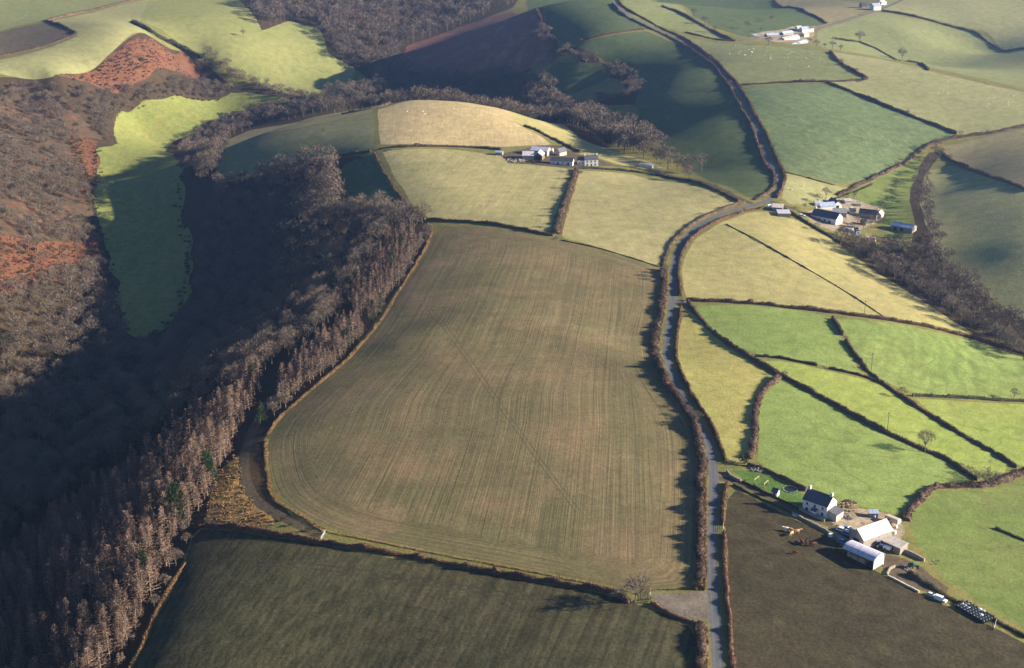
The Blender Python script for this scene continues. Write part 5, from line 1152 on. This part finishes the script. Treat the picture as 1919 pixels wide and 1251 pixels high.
# --- white farm in the centre
Bg = None
building('white farmhouse with slate roof at the centre farm', (1096,310), (1121,311.5), 6.5, 4.9, 7.2, 'white', 'slate', 'farmhouse', 'house',
   windows=[(.2,3.2,.9,1.0),(.5,3.2,.9,1.0),(.8,3.2,.9,1.0),(.2,1.0,.9,1.1),(.8,1.0,.9,1.1)], doors=[(.5,1.0,2.0,'door')], chim=[(0,1.3,'white'),(1,1.1,'white')])
building('lower white wing on the left of the centre farmhouse', (1082,307.5), (1095.5,309.5), 5.5, 3.3, 5.0, 'white', 'slate', 'cottage_wing', 'house', windows=[(.3,1.0,.9,1.0),(.75,1.0,.9,1.0)])
building('long low whitewashed outbuilding with dark roof at the centre farm', (1031,306), (1073,310.5), 5.0, 2.9, 4.6, 'white', 'slate', 'outbuilding', 'outbuilding', doors=[(.35,1.1,1.9,'dark'),(.8,1.1,1.9,'dark')], windows=[(.15,1.2,.7,.7),(.55,1.2,.7,.7)])
building('grey-roofed barn at the back of the centre farm', (994,289), (1025,293), 9.0, 3.6, 5.6, 'stone', 'lilac_sheet')
building('lilac-roofed barn on the left of the centre farm yard', (979,299), (1000,300), 9.0, 3.2, 5.2, 'stone', 'lilac_sheet')
building('barn with its dark open gable towards the pale pasture', (1000,299), (1016,300.5), 9.0, 3.2, 5.4, 'wood', 'grey_sheet', across=True, doors=[(.5,3.4,3.0,'dark')])
building('small white-walled shed behind the long white outbuilding', (1026,288), (1034,289), 4.5, 2.8, 4.0, 'white', 'sheet', 'shed', 'shed')
building('ruined pinkish gable building behind the white outbuilding', (1041,290), (1049,292), 7.0, 2.4, 4.8, 'cream', 'slate', across=True)
building('small dark shed at the left end of the centre farm', (928,290), (941,291), 4.0, 2.0, 2.8, 'stone', 'blue_sheet', 'shed', 'shed')
building('long white caravan-like hut right of the centre farm', (1198,311), (1222,316), 3.0, 2.2, 2.6, 'white', 'sheet', 'hut', 'hut', mono=True)
heap('line of pale farm clutter below the lilac-roofed barn', 965, 300, 6, .6, 'rock', 60, seed=11, name='clutter_heap', size=.5)
heap('dark farm clutter by the open barn gable', 1000, 303, 5, .5, 'dark', 40, seed=12, name='clutter_heap', size=.5)
# --- middle right farm
building('pale-roofed roadside shed nearest the lane junction', (1446,394), (1466,398), 6.0, 2.8, 3.6, 'stone', 'sheet', 'shed', 'shed', mono=True)
building('lilac-roofed roadside shed below the pale one', (1458,405), (1481,408), 6.5, 2.6, 3.2, 'stone', 'lilac_sheet', 'shed', 'shed', mono=True)
building('whitewashed farmhouse with long dark roof at the middle farm', (1520,404), (1566,422), 8.0, 3.6, 6.6, 'white', 'slate', 'farmhouse', 'house', windows=[(.15,1.4,.9,1.1),(.35,1.4,.9,1.1),(.55,1.4,.9,1.1)], doors=[(.75,1.2,2.0,'dark')], chim=[(0,1.2,'white')])
building('long grey-roofed range behind the middle farmhouse', (1560,402), (1586,408), 6.0, 3.0, 4.8, 'stone', 'grey_sheet')
building('blue-grey roofed barn at the back of the middle farm', (1538,390), (1566,394), 6.5, 3.0, 4.6, 'white', 'blue_sheet')
building('white gabled barn at the back of the middle farm', (1564,390), (1577,391), 9.0, 3.2, 5.2, 'white', 'slate', across=True, doors=[(.4,2.2,2.4,'dark')])
building('small white box-like shed behind the middle farm', (1584,382), (1597,384), 5.0, 2.6, 3.0, 'white', 'sheet', 'shed', 'shed', mono=True)
building('red-brown roofed house at the right of the middle farm', (1609,405), (1642,412), 6.0, 3.2, 5.2, 'stone', 'slate', 'cottage', 'house', windows=[(.3,1.2,.8,.9),(.6,1.2,.8,.9)], chim=[(1,1.1,'cream')])
building('small cream-gabled building at the right end of the middle farm', (1641,409), (1651,411), 6.0, 2.8, 4.4, 'cream', 'sheet', 'outbuilding', 'outbuilding', across=True)
building('long blue-roofed shed alone at the right of the middle farm', (1669,429), (1709,437), 6.5, 2.8, 4.2, 'stone', 'blue_sheet', 'shed', 'shed', doors=[(.2,2.2,2.0,'dark'),(.5,2.2,2.0,'dark')])
building('long white caravan below the middle farm', (1620,449), (1639,455), 3.0, 2.2, 2.5, 'white', 'sheet', 'caravan', 'caravan', mono=True)
for lab, pa, pb, D, e, r_, w, rf in [
 ('small slate-roofed shed between the middle farmhouse and the red-brown house', (1592,400), (1603,402), 4, 2.2, 3.4, 'white', 'slate'),
 ('low lean-to of pale sheeting below the middle farmhouse', (1582,432), (1596,436), 3.5, 2.0, 2.6, 'stone', 'sheet'),
 ('small dark timber shed below the red-brown house', (1612,420), (1622,422), 3.5, 2.0, 3.0, 'wood', 'slate'),
 ('little white shed at the left end of the middle farm', (1528,386), (1538,388), 4, 2.4, 3.4, 'white', 'blue_sheet'),
 ('small pale shed at the back right of the middle farm', (1604,386), (1613,388), 3.5, 2.2, 3.0, 'cream', 'sheet')]:
    building(lab, pa, pb, D, e, r_, w, rf, 'shed', 'shed')
heap('dark scrap and timber heap below the middle farmhouse', 1592, 430, 6, 1.2, 'dark', 60, seed=21, name='scrap_heap', size=.6)
heap('blue scrap sheets below the middle farmhouse', 1600, 435, 4, .5, 'blue_sheet', 30, seed=22, name='scrap_sheets', size=.6)
heap('pale scrap in the middle farmyard', 1592, 391, 3.5, .7, 'whitep', 14, seed=23, name='scrap_heap', size=.6)
car('white car on the lane bank by the roadside sheds', 1438, 389, .2, 'whitep', 1.0, True); car('white car beside the middle farm track', 1496, 405, -.2, 'whitep')
# --- far farm and far house
for lab, pa, pb, D, e, r_, w, rf in [
 ('pinkish-roofed barn at the front of the far farm', (1470,75), (1498,73), 9, 4, 5.6, 'cream', 'grey_sheet'), ('blue-roofed barn at the left of the far farm', (1438,69), (1460,70), 9, 3.6, 5.4, 'stone', 'blue_sheet'),
 ('blue-roofed barn in the middle of the far farm', (1468,66), (1487,65), 8, 3.6, 5.4, 'stone', 'blue_sheet'), ('small white gable at the back of the far farm', (1494,57), (1503,57), 7, 4, 6, 'white', 'sheet'),
 ('blue-roofed white house at the back of the far farm', (1503,60), (1516,60), 8, 4.5, 7, 'white', 'blue_sheet'), ('white house at the right of the far farm', (1516,60), (1525,59), 8, 4.8, 7, 'cream', 'slate'),
 ('white-ended shed at the right of the far farm', (1507,69), (1516,68), 8, 3.6, 5.2, 'cream', 'grey_sheet'), ('long low barn in shade at the front right of the far farm', (1486,83), (1516,80), 8, 3, 4.6, 'stone', 'blue_sheet')]:
    building(lab, pa, pb, D*.6, e*.75, r_*.75, w, rf)
building('far white house with blue roof beside the top lane', (1637,19), (1651,19), 8, 4.8, 7.2, 'white', 'blue_sheet', 'house', 'house', chim=[(1,1.2,'white')]); building('small far white shed above the top lane', (1652,9), (1661,8), 6, 3, 4.5, 'white', 'sheet', 'shed', 'shed')
building('small far dark barn left of the far white house', (1615,14), (1626,14), 8, 3, 5, 'stone', 'slate')
car('white van left of the far farm on its lane', 1412, 69, 0, 'whitep', 1.2, True); car('white car left of the far farm on its lane', 1420, 69, 0, 'whitep', 1.2)
# ------------------------------------------------------------------ animals
MA = {k: mat_plain(k+'_hide', c, .15, 4, .85, .1) for k, c in dict(white=(.72,.66,.58), tan=(.48,.27,.12), brown=(.13,.05,.028), black=(.02,.018,.018)).items()}
MA['fleece'] = mat_plain('fleece', (.70,.66,.56), .1, 6, 1.0, .05)
def beast(cow=True, graze=False):
    """one continuous skin over a jointed skeleton"""
    me = bpy.data.meshes.new('body'); k = 1.0 if cow else .48
    if cow:
        J = dict(pelvis=((-.75,0,1.15),.36), loin=((-.2,0,1.13),.42), chest=((.45,0,1.08),.44), neck0=((.85,0,1.2),.27), neck1=((1.2,0,1.15 if graze else 1.45),.19), head=((1.42,0,.85 if graze else 1.48),.15), muzzle=((1.62 if graze else 1.85,0,.5 if graze else 1.28),.10), tail0=((-1.12,0,1.2),.06), tail1=((-1.2,0,.6),.04))
        hip, kn, hk, ft = .62, .35, .0, 0; lr = .13
    else:
        J = dict(pelvis=((-.6,0,1.05),.42), loin=((-.1,0,1.08),.50), chest=((.45,0,1.05),.46), neck0=((.75,0,1.1),.28), neck1=((1.0,0,.95 if graze else 1.35),.18), head=((1.15,0,.6 if graze else 1.4),.14), muzzle=((1.3 if graze else 1.45,0,.25 if graze else 1.25),.09), tail0=((-1.05,0,1.05),.08), tail1=((-1.1,0,.75),.05))
        lr = .10
    names = list(J); V = [Vector(J[n][0])*k for n in names]; R = [J[n][1]*k for n in names]; ix = {n: i for i, n in enumerate(names)}
    E = [(ix[a], ix[b]) for a, b in (('pelvis','loin'),('loin','chest'),('chest','neck0'),('neck0','neck1'),('neck1','head'),('head','muzzle'),('pelvis','tail0'),('tail0','tail1'))]
    for root, xs in (('chest', (.55,.58,.55,.57)), ('pelvis', (-.75,-.62,-.92,-.86))):
        for s in (-1, 1):
            pts = [(xs[0], s*.24, .82), (xs[1], s*.25, .52), (xs[2], s*.25, .28), (xs[3], s*.25, .0)]
            pr0 = ix[root]
            for q, rr in zip(pts, (lr*1.25, lr*.8, lr*.55, lr*.6)):
                V.append(Vector(q)*k); R.append(rr*k); E.append((pr0, len(V)-1)); pr0 = len(V)-1
    for s in (-1, 1):
        h = Vector(J['head'][0]); V.append((h+Vector((-.08, s*.26, .06)))*k); R.append(.05*k); E.append((ix['head'], len(V)-1))
    me.from_pydata([tuple(v) for v in V], E, []); o = bpy.data.objects.new('tmp', me); COL.objects.link(o)
    m = o.modifiers.new('skin', 'SKIN'); 
    for i, v in enumerate(me.skin_vertices[0].data): v.radius = (R[i], R[i]); v.use_root = (i == 0)
    s = o.modifiers.new('sub', 'SUBSURF'); s.levels = 1; s.render_levels = 1
    dg = bpy.context.evaluated_depsgraph_get(); out = bpy.data.meshes.new_from_object(o.evaluated_get(dg))
    bpy.data.objects.remove(o); out.polygons.foreach_set('use_smooth', [True]*len(out.polygons)); return out
cowm = {}
for g_ in (0, 1):
    b = beast(True, bool(g_))
    for c in ('white', 'tan', 'brown', 'black'):
        m2 = b.copy(); m2.materials.clear(); m2.materials.append(MA[c]); cowm[c, g_] = m2
for px, py, rz, c, g_, lab in [
 (1474.5,995,2.9,'white',0,'white cow at the left of the upper group in the muddy field'), (1482,997,2.6,'tan',1,'tan cow between the white cow and the right-hand tan cow'),
 (1493,999,.2,'tan',0,'tan cow at the right of the upper group in the muddy field'), (1483,1003,-2.2,'tan',1,'tan cow standing lowest in the upper group'),
 (1503,1020,1.9,'brown',0,'dark brown cow at the left of the middle pair'), (1511,1019,1.2,'black',0,'black cow beside the dark brown cow'),
 (1522,1023,.1,'brown',1,'reddish brown cow grazing right of the black cow'), (1490,1038,-.2,'brown',1,'small brown cow on its own below the others')]:
    p = P1(px, py); o = link('cow', cowm[c, g_]); o.location = p; o.rotation_euler = (0, 0, rz); tag(o, lab, 'cow', 'cattle in the muddy field')
    o.scale = (.8,)*3 if 'small' in lab else (1.08,)*3
sheepm = [beast(False, False), beast(False, True)]
for m_ in sheepm: m_.materials.clear(); m_.materials.append(MA['fleece'])
srng = np.random.default_rng(4)
def sheep(poly, n, label, group):
    P = W(*pp(poly)); x0, y0 = P.min(0); x1, y1 = P.max(0); k = 0
    while k < n:
        x, y = srng.uniform(x0, x1), srng.uniform(y0, y1)
        if inside(P, np.array([x]), np.array([y]))[0]:
            o = link('sheep', sheepm[int(srng.integers(0, 2))]); o.location = (x, y, G(x, y)); o.rotation_euler = (0, 0, srng.uniform(0, 6.28)); o.scale = (1.1,)*3
            tag(o, label, 'sheep', group); k += 1
sheep('1360,86 1470,90 1530,100 1550,120 1500,130 1420,115 1350,100', 42, 'tiny white sheep in the pasture below the far farm', 'sheep below the far farm')
sheep('1640,120 1900,180 1910,225 1700,170', 22, 'tiny white sheep on the long pale hillside pasture at the right', 'sheep on the right hillside')
sheep('740,210 860,200 900,240 800,260', 6, 'tiny sheep on the tan stubble hill', 'sheep on the stubble hill')
for px, py, lab in [(1505,350,'white sheep alone in the paddock above the middle farm'), (1475,355,'left sheep of the pair near the lane bend'), (1483,356,'right sheep of the pair near the lane bend')]:
    p = P1(px, py); o = link('sheep', sheepm[0]); o.location = p; o.scale = (1.4,)*3; tag(o, lab, 'sheep')
# ------------------------------------------------------------------ hazy winter air
hm = bpy.data.materials.new('hazy_air'); hm.use_nodes = True; ht = hm.node_tree; ht.nodes.clear()
pv = ht.nodes.new('ShaderNodeVolumePrincipled'); pv.inputs['Color'].default_value = (.32, .53, 1.0, 1); pv.inputs['Density'].default_value = 0.00012
pv.inputs['Anisotropy'].default_value = 0.7
ho = ht.nodes.new('ShaderNodeOutputMaterial'); ht.links.new(pv.outputs[0], ho.inputs['Volume'])
hz = MB().box(-8300, 8500, -7300, 9500, -170, 290).build('haze', hm); tag(hz, None, None, None, 'stuff')
hz['label'] = 'thin blue haze over the far hills'; hz['category'] = 'haze'
